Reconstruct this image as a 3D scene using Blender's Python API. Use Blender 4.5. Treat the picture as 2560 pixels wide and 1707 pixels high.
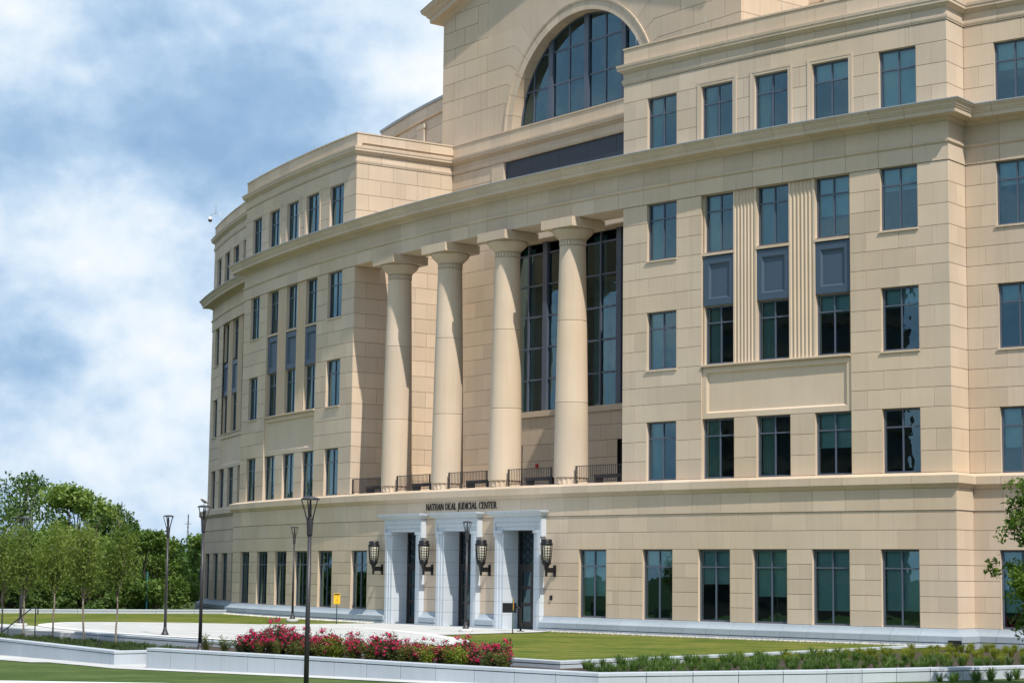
import bpy, math, random
import numpy as np
from mathutils import Vector, Matrix

random.seed(7); RNG = np.random.default_rng(7)
scene = bpy.context.scene
for o in list(bpy.data.objects): bpy.data.objects.remove(o)
COL = scene.collection
pi = math.pi

# ------------------------------------------------------------------ camera
CAM = Vector((67.208, -49.653, 2.197))
YAW, PITCH, ROLL = math.radians(52.2197), math.radians(6.8095), math.radians(0.676)
fw = Vector((-math.sin(YAW)*math.cos(PITCH), math.cos(YAW)*math.cos(PITCH), math.sin(PITCH)))
rt = Vector((math.cos(YAW), math.sin(YAW), 0)); up = rt.cross(fw)
r2 = rt*math.cos(ROLL) + up*math.sin(ROLL); u2 = up*math.cos(ROLL) - rt*math.sin(ROLL)
cam_data = bpy.data.cameras.new('camera'); cam = bpy.data.objects.new('camera', cam_data); COL.objects.link(cam)
cam_data.sensor_width = 36; cam_data.lens = 4879.95/2560*36
cam_data.clip_start = 0.5; cam_data.clip_end = 6000
cam.matrix_world = Matrix(((r2.x, u2.x, -fw.x, CAM.x), (r2.y, u2.y, -fw.y, CAM.y), (r2.z, u2.z, -fw.z, CAM.z), (0, 0, 0, 1)))
scene.camera = cam
scene.render.resolution_x, scene.render.resolution_y = 1024, 682

# ------------------------------------------------------------------ sun + sky
SUN = Vector((0.785, -0.205, 1.0)).normalized()
sd = bpy.data.lights.new('sun', 'SUN'); sd.energy = 4.3; sd.angle = math.radians(0.53); sd.color = (1.0, 0.93, 0.82)
so = bpy.data.objects.new('sun', sd); COL.objects.link(so); so.rotation_euler = SUN.to_track_quat('Z', 'Y').to_euler(); so.location = (0, 0, 60)
world = bpy.data.worlds.new('World'); scene.world = world; world.use_nodes = True
cy = scene.cycles; cy.max_bounces = 7; cy.diffuse_bounces = 3; cy.glossy_bounces = 3; cy.transmission_bounces = 3; cy.transparent_max_bounces = 10
vs = scene.view_settings; vs.view_transform = 'Standard'; vs.look = 'None'; vs.exposure = 0.05; vs.gamma = 1.0; vs.use_curve_mapping = False

def world_sky():
    nt = world.node_tree; N = nt.nodes; L = nt.links; N.clear()
    out = N.new('ShaderNodeOutputWorld'); bg = N.new('ShaderNodeBackground'); bg.inputs['Strength'].default_value = 0.114
    sky = N.new('ShaderNodeTexSky'); sky.sky_type = 'NISHITA'; sky.sun_disc = False
    sky.sun_elevation = math.asin(SUN.z); sky.sun_rotation = math.atan2(SUN.x, SUN.y)
    sky.air_density = 1.0; sky.dust_density = 1.5; sky.ozone_density = 1.5
    tc = N.new('ShaderNodeTexCoord')
    def noise(scale, det, rough, off, dist=0.0, stretch=(1, 1, 1.7)):
        m = N.new('ShaderNodeMapping'); L.new(tc.outputs['Generated'], m.inputs['Vector'])
        m.inputs['Location'].default_value = off; m.inputs['Scale'].default_value = stretch
        n = N.new('ShaderNodeTexNoise'); L.new(m.outputs['Vector'], n.inputs['Vector'])
        n.inputs['Scale'].default_value = scale; n.inputs['Detail'].default_value = det
        n.inputs['Roughness'].default_value = rough; n.inputs['Distortion'].default_value = dist
        return n.outputs['Fac']
    def math_(op, a, b=None, c=None):
        m = N.new('ShaderNodeMath'); m.operation = op
        for i, q in enumerate((a, b, c)):
            if q is None: continue
            if isinstance(q, (int, float)): m.inputs[i].default_value = q
            else: L.new(q, m.inputs[i])
        return m.outputs[0]
    def lobe(px, py, width, gain):            # broad cloud masses that stand at fixed bearings of the sky
        d = (fw + r2*((px*1.0884-1280)/4880) + u2*((853.5-py*1.0884)/4880)).normalized()
        v = N.new('ShaderNodeVectorMath'); v.operation = 'DISTANCE'
        L.new(tc.outputs['Generated'], v.inputs[0]); v.inputs[1].default_value = d
        q = math_('DIVIDE', v.outputs['Value'], width); q = math_('MULTIPLY', q, q)
        return math_('MULTIPLY', math_('EXPONENT', math_('MULTIPLY', q, -1.0)), gain)
    big = noise(5.0, 4, 0.5, (3.1, 1.7, 0.4), 0.2, (1, 1, 2.0))
    F0 = (0.3, 5.2, 2.0); dl = SUN*0.012
    fine = noise(12, 12, 0.53, F0, 0.05, (1, 1, 1.3)); fl = noise(12, 6, 0.5, F0, 0.05, (1, 1, 1.3)); fl2 = noise(12, 6, 0.5, (F0[0]+dl.x, F0[1]+dl.y, F0[2]+dl.z), 0.05, (1, 1, 1.3))
    dens = math_('ADD', math_('MULTIPLY', big, 0.45), math_('MULTIPLY', fine, 0.80))
    dens = math_('SUBTRACT', dens, 0.09)
    for l in (lobe(970, 130, .045, .22), lobe(430, 590, .038, .18), lobe(130, 640, .045, .14), lobe(280, 700, .045, .12), lobe(30, 30, .035, .16), lobe(190, 190, .022, .14),
              lobe(560, 330, .050, -.14), lobe(740, 320, .045, -.15), lobe(330, 350, .060, -.15), lobe(60, 310, .055, -.14), lobe(600, 120, .07, -.06), lobe(40, 830, .030, -.20), lobe(170, 830, .03, -.05), lobe(420, 820, .03, .03), lobe(250, 980, .05, .08), lobe(60, 1000, .045, .10), lobe(420, 1060, .05, .07)):
        dens = math_('ADD', dens, l)
    dens = math_('ADD', dens, math_('MULTIPLY', math_('SUBTRACT', fl, fl2), 0.75))     # sunlit and shaded flanks of the puffs
    ramp = N.new('ShaderNodeValToRGB'); L.new(dens, ramp.inputs['Fac'])
    e = ramp.color_ramp.elements
    e[0].position = 0.22; e[0].color = (2.5, 4.0, 6.0, 1)
    e[1].position = 0.86; e[1].color = (8.2, 8.5, 8.9, 1)
    for p, c in ((0.36, (3.15, 4.65, 6.6, 1)), (0.48, (4.2, 5.65, 7.4, 1)), (0.58, (5.4, 6.65, 8.0, 1)), (0.68, (6.6, 7.5, 8.4, 1))):
        k = e.new(p); k.color = c
    cov = N.new('ShaderNodeMapRange'); L.new(dens, cov.inputs['Value'])
    cov.inputs['From Min'].default_value = -0.10; cov.inputs['From Max'].default_value = 0.22
    mix = N.new('ShaderNodeMix'); mix.data_type = 'RGBA'
    L.new(cov.outputs['Result'], mix.inputs['Factor']); L.new(sky.outputs['Color'], mix.inputs['A']); L.new(ramp.outputs['Color'], mix.inputs['B'])
    L.new(mix.outputs['Result'], bg.inputs['Color']); L.new(bg.outputs['Background'], out.inputs['Surface'])
world_sky()

# ------------------------------------------------------------------ materials
MATS = {}
def new_mat(name):
    m = bpy.data.materials.new(name); m.use_nodes = True; nt = m.node_tree
    b = nt.nodes['Principled BSDF']; MATS[name] = m
    return m, nt, b
def simple(name, col, rough=0.5, metal=0.0, spec=0.5, var=0.0, nscale=6.0, bump=0.0, bscale=60.0, randvar=0.0):
    m, nt, b = new_mat(name); N, L = nt.nodes, nt.links
    b.inputs['Roughness'].default_value = rough; b.inputs['Metallic'].default_value = metal
    b.inputs['Specular IOR Level'].default_value = spec
    b.inputs['Base Color'].default_value = (*col, 1)
    tc = N.new('ShaderNodeTexCoord')
    if var or randvar:
        fac = None
        if var:
            n = N.new('ShaderNodeTexNoise'); n.inputs['Scale'].default_value = nscale; n.inputs['Detail'].default_value = 6
            geo = N.new('ShaderNodeNewGeometry'); L.new(geo.outputs['Position'], n.inputs['Vector'])
            mr = N.new('ShaderNodeMapRange'); L.new(n.outputs['Fac'], mr.inputs['Value'])
            mr.inputs['From Min'].default_value = .3; mr.inputs['From Max'].default_value = .7
            mr.inputs['To Min'].default_value = 1-var; mr.inputs['To Max'].default_value = 1+var; fac = mr.outputs['Result']
        if randvar:
            oi = N.new('ShaderNodeObjectInfo'); mr = N.new('ShaderNodeMapRange'); L.new(oi.outputs['Random'], mr.inputs['Value'])
            mr.inputs['To Min'].default_value = 1-randvar; mr.inputs['To Max'].default_value = 1+randvar
            if fac is None: fac = mr.outputs['Result']
            else:
                mm = N.new('ShaderNodeMath'); mm.operation = 'MULTIPLY'; L.new(fac, mm.inputs[0]); L.new(mr.outputs['Result'], mm.inputs[1]); fac = mm.outputs[0]
        vm = N.new('ShaderNodeVectorMath'); vm.operation = 'SCALE'; vm.inputs[0].default_value = col; L.new(fac, vm.inputs['Scale'])
        L.new(vm.outputs['Vector'], b.inputs['Base Color'])
    if bump:
        n = N.new('ShaderNodeTexNoise'); n.inputs['Scale'].default_value = bscale; n.inputs['Detail'].default_value = 5
        geo = N.new('ShaderNodeNewGeometry'); L.new(geo.outputs['Position'], n.inputs['Vector'])
        bp = N.new('ShaderNodeBump'); bp.inputs['Strength'].default_value = bump; bp.inputs['Distance'].default_value = 0.02
        L.new(n.outputs['Fac'], bp.inputs['Height']); L.new(bp.outputs['Normal'], b.inputs['Normal'])
    return m

def stone_mat(name, col, warm, tintvar=0.05):
    """Pale precast stone: tone differs from panel to panel, faint vertical rain streaks, fine grain."""
    m, nt, b = new_mat(name); N, L = nt.nodes, nt.links
    b.inputs['Roughness'].default_value = 0.85; b.inputs['Specular IOR Level'].default_value = 0.25
    geo = N.new('ShaderNodeNewGeometry'); oi = N.new('ShaderNodeObjectInfo')
    def noise(scale, vec=(1, 1, 1), det=5):
        mp = N.new('ShaderNodeMapping'); mp.inputs['Scale'].default_value = vec; L.new(geo.outputs['Position'], mp.inputs['Vector'])
        n = N.new('ShaderNodeTexNoise'); n.inputs['Scale'].default_value = scale; n.inputs['Detail'].default_value = det
        L.new(mp.outputs['Vector'], n.inputs['Vector']); return n.outputs['Fac']
    def rng(v, a, bb, f0=.3, f1=.7):
        mr = N.new('ShaderNodeMapRange'); L.new(v, mr.inputs['Value']); mr.inputs['From Min'].default_value = f0; mr.inputs['From Max'].default_value = f1
        mr.inputs['To Min'].default_value = a; mr.inputs['To Max'].default_value = bb; return mr.outputs['Result']
    def mul(a, c):
        q = N.new('ShaderNodeMath'); q.operation = 'MULTIPLY'; L.new(a, q.inputs[0]); L.new(c, q.inputs[1]); return q.outputs[0]
    f = mul(rng(oi.outputs['Random'], 1-tintvar, 1+tintvar, 0, 1), rng(noise(.55), .95, 1.05))
    f = mul(f, rng(noise(1.0, (7, 7, .22), 3), .975, 1.02)); f = mul(f, rng(noise(40), .97, 1.03)); f = mul(f, rng(noise(1.3, (4, 4, .13), 4), 1.0, .90, .58, .80))
    cm = N.new('ShaderNodeMix'); cm.data_type = 'RGBA'; cm.inputs['A'].default_value = (*col, 1); cm.inputs['B'].default_value = (*warm, 1)
    L.new(rng(noise(.22), 0, 1, .35, .65), cm.inputs['Factor'])
    vm = N.new('ShaderNodeVectorMath'); vm.operation = 'SCALE'; L.new(cm.outputs['Result'], vm.inputs[0]); L.new(f, vm.inputs['Scale'])
    L.new(vm.outputs['Vector'], b.inputs['Base Color'])
    bp = N.new('ShaderNodeBump'); bp.inputs['Strength'].default_value = .12; bp.inputs['Distance'].default_value = .01
    L.new(noise(55), bp.inputs['Height']); L.new(bp.outputs['Normal'], b.inputs['Normal'])
    return m

STONE = stone_mat('precast_stone', (.605, .495, .395), (.61, .482, .355), .07)
MORTAR = simple('joint', (.17, .13, .10), .95, var=.1)
GRANITE = stone_mat('white_granite', (.47, .515, .565), (.45, .495, .55), .04)
MARBLE = stone_mat('portal_marble', (.55, .595, .65), (.53, .58, .635), .03)
GRANJ = simple('granite_joint', (.10, .11, .13), .95)
CONC = simple('pale_concrete', (.56, .56, .555), .9, spec=.2, var=.11, nscale=.8, bump=.05)
CONCW = simple('white_concrete_band', (.70, .70, .70), .9, spec=.2, var=.05, nscale=1.0)
FRAME = simple('slate_frame', (.085, .105, .15), .42, spec=.5)
SPANDREL = simple('spandrel_paint', (.055, .088, .135), .5, spec=.45, var=.04)
DARKPANEL = simple('louvre_panel', (.030, .040, .062), .55)
BLACK = simple('black_metal', (.010, .010, .012), .35, spec=.35)
BRONZE = simple('bronze_paint', (.035, .032, .038), .42, spec=.5, var=.08, nscale=20)
DOORBR = simple('door_bronze', (.016, .014, .014), .4)
FLASH = simple('metal_flashing', (.35, .37, .38), .5, metal=.3)
LAMPGLASS = simple('lamp_glass', (.62, .58, .47), .35, spec=.4)
YELLOW = simple('sign_yellow', (.80, .47, .01), .45)
GREENP = simple('green_post', (.012, .06, .05), .5)
RED = simple('alarm_red', (.5, .02, .02), .4)
INTER = simple('interior', (.13, .145, .15), .9)
BLIND = simple('roller_blind', (.60, .64, .62), .9, var=.04)
CURTAIN = simple('curtain', (.66, .68, .62), .9, var=.05)
WHITEP = simple('white_plastic', (.7, .7, .7), .5)
BARK = simple('grey_bark', (.22, .18, .14), .9, var=.3, nscale=25)
DBARK = simple('dark_bark', (.07, .055, .045), .95, var=.3, nscale=8)
MULCH = simple('mulch', (.055, .036, .028), .98, var=.5, nscale=14, bump=.6, bscale=25)
PEBBLE = simple('pebble', (.55, .52, .47), .8, randvar=.2, var=.25, nscale=9)
CONCB = simple('brown_concrete', (.12, .09, .07), .9, var=.1, nscale=.4)

def glass_mat(name, tint, refl):
    m, nt, b = new_mat(name); N, L = nt.nodes, nt.links; N.remove(b)
    out = N['Material Output']; tr = N.new('ShaderNodeBsdfTransparent'); tr.inputs['Color'].default_value = (*tint, 1)
    gl = N.new('ShaderNodeBsdfGlossy'); gl.inputs['Roughness'].default_value = .0; gl.inputs['Color'].default_value = (.55, .84, .95, 1)
    fr = N.new('ShaderNodeFresnel'); fr.inputs['IOR'].default_value = 1.5
    ad = N.new('ShaderNodeMath'); ad.operation = 'ADD'; ad.use_clamp = True; ad.inputs[1].default_value = refl; L.new(fr.outputs['Fac'], ad.inputs[0])
    geo = N.new('ShaderNodeNewGeometry'); n = N.new('ShaderNodeTexNoise'); n.inputs['Scale'].default_value = .9; n.inputs['Detail'].default_value = 2
    L.new(geo.outputs['Position'], n.inputs['Vector'])
    bp = N.new('ShaderNodeBump'); bp.inputs['Strength'].default_value = .22; bp.inputs['Distance'].default_value = .02
    L.new(n.outputs['Fac'], bp.inputs['Height']); L.new(bp.outputs['Normal'], gl.inputs['Normal'])
    mx = N.new('ShaderNodeMixShader'); L.new(ad.outputs[0], mx.inputs['Fac']); L.new(tr.outputs['BSDF'], mx.inputs[1]); L.new(gl.outputs['BSDF'], mx.inputs[2])
    L.new(mx.outputs['Shader'], out.inputs['Surface']); return m
GLASS = glass_mat('tinted_glass', (.50, .72, .75), .115)
DARKGLASS = simple('dark_pane', (.012, .014, .016), .3)
DGLASS = glass_mat('door_glass', (.35, .5, .55), .12)

def leaf_mat(name, cols, trans=.3, rough=.6):
    m, nt, b = new_mat(name); N, L = nt.nodes, nt.links
    geo = N.new('ShaderNodeNewGeometry'); oi = N.new('ShaderNodeObjectInfo')
    n = N.new('ShaderNodeTexNoise'); n.inputs['Scale'].default_value = 1.1; n.inputs['Detail'].default_value = 3; L.new(geo.outputs['Position'], n.inputs['Vector'])
    n2 = N.new('ShaderNodeTexWhiteNoise'); n2.noise_dimensions = '1D'; L.new(geo.outputs['Random Per Island'], n2.inputs['W'])
    a = N.new('ShaderNodeMath'); a.operation = 'MULTIPLY_ADD'; a.inputs[1].default_value = .45; L.new(n2.outputs['Value'], a.inputs[0]); L.new(n.outputs['Fac'], a.inputs[2])
    a2 = N.new('ShaderNodeMath'); a2.operation = 'MULTIPLY_ADD'; a2.inputs[1].default_value = .25; L.new(oi.outputs['Random'], a2.inputs[0]); L.new(a.outputs[0], a2.inputs[2])
    r = N.new('ShaderNodeValToRGB'); L.new(a2.outputs[0], r.inputs['Fac'])
    e = r.color_ramp.elements; e[0].position = .35; e[0].color = (*cols[0], 1); e[1].position = 1.1 if False else 1.0; e[1].color = (*cols[-1], 1)
    if len(cols) > 2: k = e.new(.68); k.color = (*cols[1], 1)
    L.new(r.outputs['Color'], b.inputs['Base Color']); b.inputs['Roughness'].default_value = rough; b.inputs['Specular IOR Level'].default_value = .3
    t = N.new('ShaderNodeBsdfTranslucent'); sc = N.new('ShaderNodeVectorMath'); sc.operation = 'MULTIPLY'; sc.inputs[1].default_value = (1.3, 1.5, .6)
    L.new(r.outputs['Color'], sc.inputs[0]); L.new(sc.outputs['Vector'], t.inputs['Color'])
    mx = N.new('ShaderNodeMixShader'); mx.inputs['Fac'].default_value = trans; L.new(b.outputs['BSDF'], mx.inputs[1]); L.new(t.outputs['BSDF'], mx.inputs[2])
    L.new(mx.outputs['Shader'], N['Material Output'].inputs['Surface']); return m
LEAF_DARK = leaf_mat('leaf_dark', ((.03, .062, .016), (.062, .115, .027), (.105, .17, .042)))
LEAF_MID = leaf_mat('leaf_mid', ((.05, .098, .02), (.095, .165, .035), (.155, .235, .055)))
LEAF_LIGHT = leaf_mat('leaf_light', ((.08, .135, .028), (.145, .225, .05), (.23, .31, .085)))
LEAF_OLIVE = leaf_mat('leaf_olive', ((.06, .10, .018), (.11, .165, .032), (.18, .225, .05)), .4)
LEAF_OAK = leaf_mat('leaf_oak', ((.025, .055, .01), (.06, .11, .016), (.11, .17, .02)), .35)
LEAF_ROSE = leaf_mat('leaf_rose', ((.022, .035, .014), (.045, .06, .022), (.085, .075, .04)))
LEAF_LIME = leaf_mat('leaf_lime', ((.07, .11, .012), (.14, .20, .02), (.24, .29, .03)))
LEAF_SHRUB = leaf_mat('leaf_shrub', ((.045, .07, .018), (.09, .115, .025), (.14, .16, .035)))
BLADE = leaf_mat('grass_blade', ((.03, .065, .016), (.06, .12, .026), (.11, .18, .04)), .3)
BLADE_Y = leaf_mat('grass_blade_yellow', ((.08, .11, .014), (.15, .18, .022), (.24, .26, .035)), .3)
BLADE_D = leaf_mat('grass_blade_dark', ((.02, .038, .012), (.038, .066, .018), (.065, .10, .028)), .25)
PETAL = leaf_mat('rose_petal', ((.60, .010, .10), (.78, .014, .17), (.84, .05, .25)), .25)

def lawn_mat(name, a, bcol, c):
    m, nt, b = new_mat(name); N, L = nt.nodes, nt.links; b.inputs['Roughness'].default_value = .95; b.inputs['Specular IOR Level'].default_value = .1
    geo = N.new('ShaderNodeNewGeometry')
    def noise(s, det=5):
        n = N.new('ShaderNodeTexNoise'); n.inputs['Scale'].default_value = s; n.inputs['Detail'].default_value = det; n.inputs['Roughness'].default_value = .65
        L.new(geo.outputs['Position'], n.inputs['Vector']); return n.outputs['Fac']
    r = N.new('ShaderNodeValToRGB'); e = r.color_ramp.elements
    def w_(v, k_, add=None):
        q = N.new('ShaderNodeMath'); q.operation = 'MULTIPLY_ADD'; q.inputs[1].default_value = k_; L.new(v, q.inputs[0])
        if add is None: q.inputs[2].default_value = 0
        else: L.new(add, q.inputs[2])
        return q.outputs[0]
    wv = N.new('ShaderNodeTexWave'); wv.inputs['Scale'].default_value = .28; wv.inputs['Distortion'].default_value = 2.5; wv.inputs['Detail'].default_value = 3; wv.inputs['Detail Scale'].default_value = 1.5; L.new(geo.outputs['Position'], wv.inputs['Vector'])
    acc = w_(noise(.28), .55); acc = w_(noise(1.6), .30, acc); acc = w_(noise(12, 6), .26, acc); acc = w_(wv.outputs['Fac'], .07, acc)
    ad = N.new('ShaderNodeMath'); ad.operation = 'ADD'; ad.inputs[1].default_value = -.005; L.new(acc, ad.inputs[0])
    L.new(ad.outputs[0], r.inputs['Fac']); e[0].position = .49; e[0].color = (*a, 1); e[1].position = .70; e[1].color = (*c, 1); k = e.new(.59); k.color = (*bcol, 1)
    L.new(r.outputs['Color'], b.inputs['Base Color'])
    bp = N.new('ShaderNodeBump'); bp.inputs['Strength'].default_value = .9; bp.inputs['Distance'].default_value = .04
    L.new(noise(45, 4), bp.inputs['Height']); L.new(bp.outputs['Normal'], b.inputs['Normal']); return m
LAWN = lawn_mat('lawn_turf', (.085, .135, .022), (.145, .178, .032), (.25, .225, .058))
LAWN2 = lawn_mat('street_lawn_turf', (.065, .105, .03), (.09, .138, .04), (.14, .18, .06))
EARTH = lawn_mat('far_ground_cover', (.03, .05, .015), (.045, .07, .02), (.07, .09, .03))

# ------------------------------------------------------------------ mesh helpers
def fast_mesh(name, V, F, mat, smooth=False):
    """V (n,3) array, F list of tuples or (m,k) array."""
    me = bpy.data.meshes.new(name)
    if isinstance(F, np.ndarray):
        V = np.asarray(V, np.float32); m, k = F.shape
        me.vertices.add(len(V)); me.vertices.foreach_set('co', V.ravel())
        me.loops.add(m*k); me.loops.foreach_set('vertex_index', F.astype(np.int32).ravel())
        me.polygons.add(m); me.polygons.foreach_set('loop_start', np.arange(0, m*k, k, dtype=np.int32)); me.polygons.foreach_set('loop_total', np.full(m, k, np.int32))
        me.update(calc_edges=True)
    else:
        me.from_pydata([tuple(v) for v in V], [], F); me.update()
    if mat: me.materials.append(mat)
    if smooth:
        for p in me.polygons: p.use_smooth = True
    return me
def place(name, me, parent=None, loc=(0, 0, 0), rz=0.0, scale=None):
    o = bpy.data.objects.new(name, me); COL.objects.link(o); o.location = loc; o.rotation_euler = (0, 0, rz)
    if scale: o.scale = (scale,)*3 if isinstance(scale, (int, float)) else scale
    if parent: o.parent = parent
    return o
def tag(o, label=None, cat=None, group=None, kind=None):
    if label: o['label'] = label
    if cat: o['category'] = cat
    if group: o['group'] = group
    if kind: o['kind'] = kind
    return o
def thing(name, label, cat, loc=(0, 0, 0), rz=0.0, group=None):
    return tag(place(name, None, None, loc, rz), label, cat, group)
def copy_tree(o, parent=None):
    c = o.copy(); COL.objects.link(c); c.parent = parent
    for ch in list(o.children): copy_tree(ch, c)
    return c

class MB:
    def __init__(s): s.v = []; s.f = []; s.sm = []
    def add(s, vs_, fs, smooth=False):
        b = len(s.v); s.v += [tuple(q) for q in vs_]; s.f += [tuple(i+b for i in f) for f in fs]; s.sm += [smooth]*len(fs); return s
    def box(s, x0, x1, y0, y1, z0, z1):
        return s.add([(x0, y0, z0), (x1, y0, z0), (x1, y1, z0), (x0, y1, z0), (x0, y0, z1), (x1, y0, z1), (x1, y1, z1), (x0, y1, z1)],
                     [(0, 3, 2, 1), (4, 5, 6, 7), (0, 1, 5, 4), (1, 2, 6, 5), (2, 3, 7, 6), (3, 0, 4, 7)])
    def cbox(s, x0, x1, y0, y1, z0, z1, c=.006):
        """box whose four front (y0) edges are chamfered"""
        return s.add([(x0, y1, z0), (x1, y1, z0), (x1, y1, z1), (x0, y1, z1), (x0, y0+c, z0), (x1, y0+c, z0), (x1, y0+c, z1), (x0, y0+c, z1),
                      (x0+c, y0, z0+c), (x1-c, y0, z0+c), (x1-c, y0, z1-c), (x0+c, y0, z1-c)],
                     [(8, 9, 10, 11), (4, 5, 9, 8), (5, 6, 10, 9), (6, 7, 11, 10), (7, 4, 8, 11), (0, 1, 5, 4), (1, 2, 6, 5), (2, 3, 7, 6), (3, 0, 4, 7), (3, 2, 1, 0)])
    def lathe(s, prof, n=20, cx=0, cy=0, smooth=True, cap=True):
        vs_ = []; fs = []
        for r, z in prof:
            for k in range(n):
                a = 2*pi*k/n; vs_.append((cx+r*math.cos(a), cy+r*math.sin(a), z))
        for i in range(len(prof)-1):
            for k in range(n):
                k2 = (k+1) % n; fs.append((i*n+k, i*n+k2, (i+1)*n+k2, (i+1)*n+k))
        s.add(vs_, fs, smooth)
        if cap:
            b = len(s.v); m = len(prof)
            s.f.append(tuple(b-m*n+k for k in reversed(range(n)))); s.f.append(tuple(b-n+k for k in range(n))); s.sm += [False, False]
        return s
    def tube(s, pts, rad, n=8, smooth=True):
        pts = [Vector(p) for p in pts]; m = len(pts)
        rad = [rad]*m if isinstance(rad, (int, float)) else rad
        vs_ = []; fs = []
        ref = Vector((0.13, 0.27, 1)).normalized()
        for i, p in enumerate(pts):
            t = (pts[min(i+1, m-1)]-pts[max(i-1, 0)]).normalized()
            a = t.cross(ref); a = a.normalized() if a.length > 1e-4 else t.cross(Vector((1, 0, 0))).normalized(); b = t.cross(a)
            for k in range(n):
                an = 2*pi*k/n; vs_.append(p+(a*math.cos(an)+b*math.sin(an))*rad[i])
        for i in range(m-1):
            for k in range(n):
                k2 = (k+1) % n; fs.append((i*n+k, i*n+k2, (i+1)*n+k2, (i+1)*n+k))
        fs.append(tuple(reversed(range(n)))); fs.append(tuple((m-1)*n+k for k in range(n)))
        return s.add(vs_, fs, smooth)
    def prism(s, poly, y0, y1):
        """poly in (x,z), extruded along y"""
        n = len(poly)
        vs_ = [(x, y0, z) for x, z in poly]+[(x, y1, z) for x, z in poly]
        return s.add(vs_, [tuple(range(n)), tuple(reversed(range(n, 2*n)))]+[(k, n+k, n+(k+1) % n, (k+1) % n) for k in range(n)])
    def mesh(s, name, mat):
        me = bpy.data.meshes.new(name); me.from_pydata(s.v, [], s.f); me.update()
        if any(s.sm): me.polygons.foreach_set('use_smooth', s.sm)
        if mat: me.materials.append(mat)
        return me
    def obj(s, name, mat, parent=None, loc=(0, 0, 0), rz=0.0): return place(name, s.mesh(name, mat), parent, loc, rz)

# ------------------------------------------------------------------ facade frames
R = 104.504
class Arc:
    def __init__(s, dr): s.dr = dr; s.k = (R+dr)/R
    def at(s, u, d=0.0):
        t = u/R; r = R+s.dr+d; return Vector((r*math.sin(t), R-r*math.cos(t), 0)), t
    def length(s, a, b): return (b-a)*s.k
class Line:
    def __init__(s, p0, p1):
        s.p0 = Vector((p0[0], p0[1], 0)); dv = Vector((p1[0], p1[1], 0))-s.p0; s.L = dv.length; s.t = dv.normalized(); s.rz = math.atan2(s.t.y, s.t.x); s.k = 1.0
        s.o = Vector((s.t.y, -s.t.x, 0))
    def at(s, u, d=0.0): return s.p0+s.t*u+s.o*d, s.rz
    def length(s, a, b): return b-a

GAP = .011
BLOCKS = {}
def block_mesh(w, h, mat, name='stone_block'):
    key = (round(w, 3), round(h, 3), mat.name)
    if key not in BLOCKS:
        BLOCKS[key] = MB().cbox(-w/2, w/2, 0, .06, 0, h, .005).mesh(name, mat)
    return BLOCKS[key]
def clad(surf, u0, u1, courses, openings, root, wall_name='wall', mat=None, row0=0, mod=1.42, dout=0.0, back=True):
    """Courses of separate stones on a wall, laid in running bond round the openings; returns the backing wall part."""
    mat = mat or STONE
    cells = []                                   # (row, p, q, z0, z1, blocks)
    for ri in range(len(courses)-1):
        z0, z1 = courses[ri], courses[ri+1]
        iv = [(u0, u1)]
        for (a, b, za, zb) in openings:
            if min(z1, zb)-max(z0, za) < .03: continue
            nv = []
            for (p, q) in iv:
                if b <= p or a >= q: nv.append((p, q)); continue
                if a > p+.01: nv.append((p, a))
                if b < q-.01: nv.append((b, q))
            iv = nv
        for (p, q) in iv:
            Ln = surf.length(p, q); n = max(1, round(Ln/mod))
            ed = [p+(q-p)*k/n for k in range(n+1)]
            if (ri+row0) % 2: ed = [p]+[(ed[k]+ed[k+1])/2 for k in range(n)]+[q]
            cells.append((ri, p, q, z0, z1, [(ed[k], ed[k+1]) for k in range(len(ed)-1)]))
    comp = list(range(len(cells)))               # connected stretches of wall
    def root_of(i):
        while comp[i] != i: i = comp[i]
        return i
    for i, c1 in enumerate(cells):
        for j in range(i):
            c2 = cells[j]
            if abs(c1[0]-c2[0]) == 1 and min(c1[2], c2[2])-max(c1[1], c2[1]) > .02: comp[root_of(i)] = root_of(j)
    wall = None
    for g in sorted({root_of(i) for i in range(len(cells))}):
        mine = [c for i, c in enumerate(cells) if root_of(i) == g]; bmk = MB()
        for ri, p, q, z0, z1, _ in mine:
            m = max(1, math.ceil(surf.length(p, q)/1.5))
            for k in range(m):
                a, b = p+(q-p)*k/m, p+(q-p)*(k+1)/m
                A, _r = surf.at(a, -.022); B, _r = surf.at(b, -.022)
                bmk.add([(A.x, A.y, z0), (B.x, B.y, z0), (B.x, B.y, z1), (A.x, A.y, z1)], [(0, 1, 2, 3)])
        wall = bmk.obj(wall_name, MORTAR, root)
        for ri, p, q, z0, z1, bl in mine:
            for a, b in bl:
                c, rz = surf.at((a+b)/2, dout); w = surf.length(a, b)-.009; h = z1-z0-.016
                place('stone_block', block_mesh(w, h, mat), wall, (c.x, c.y, z0+.008), rz)
    return wall

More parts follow.
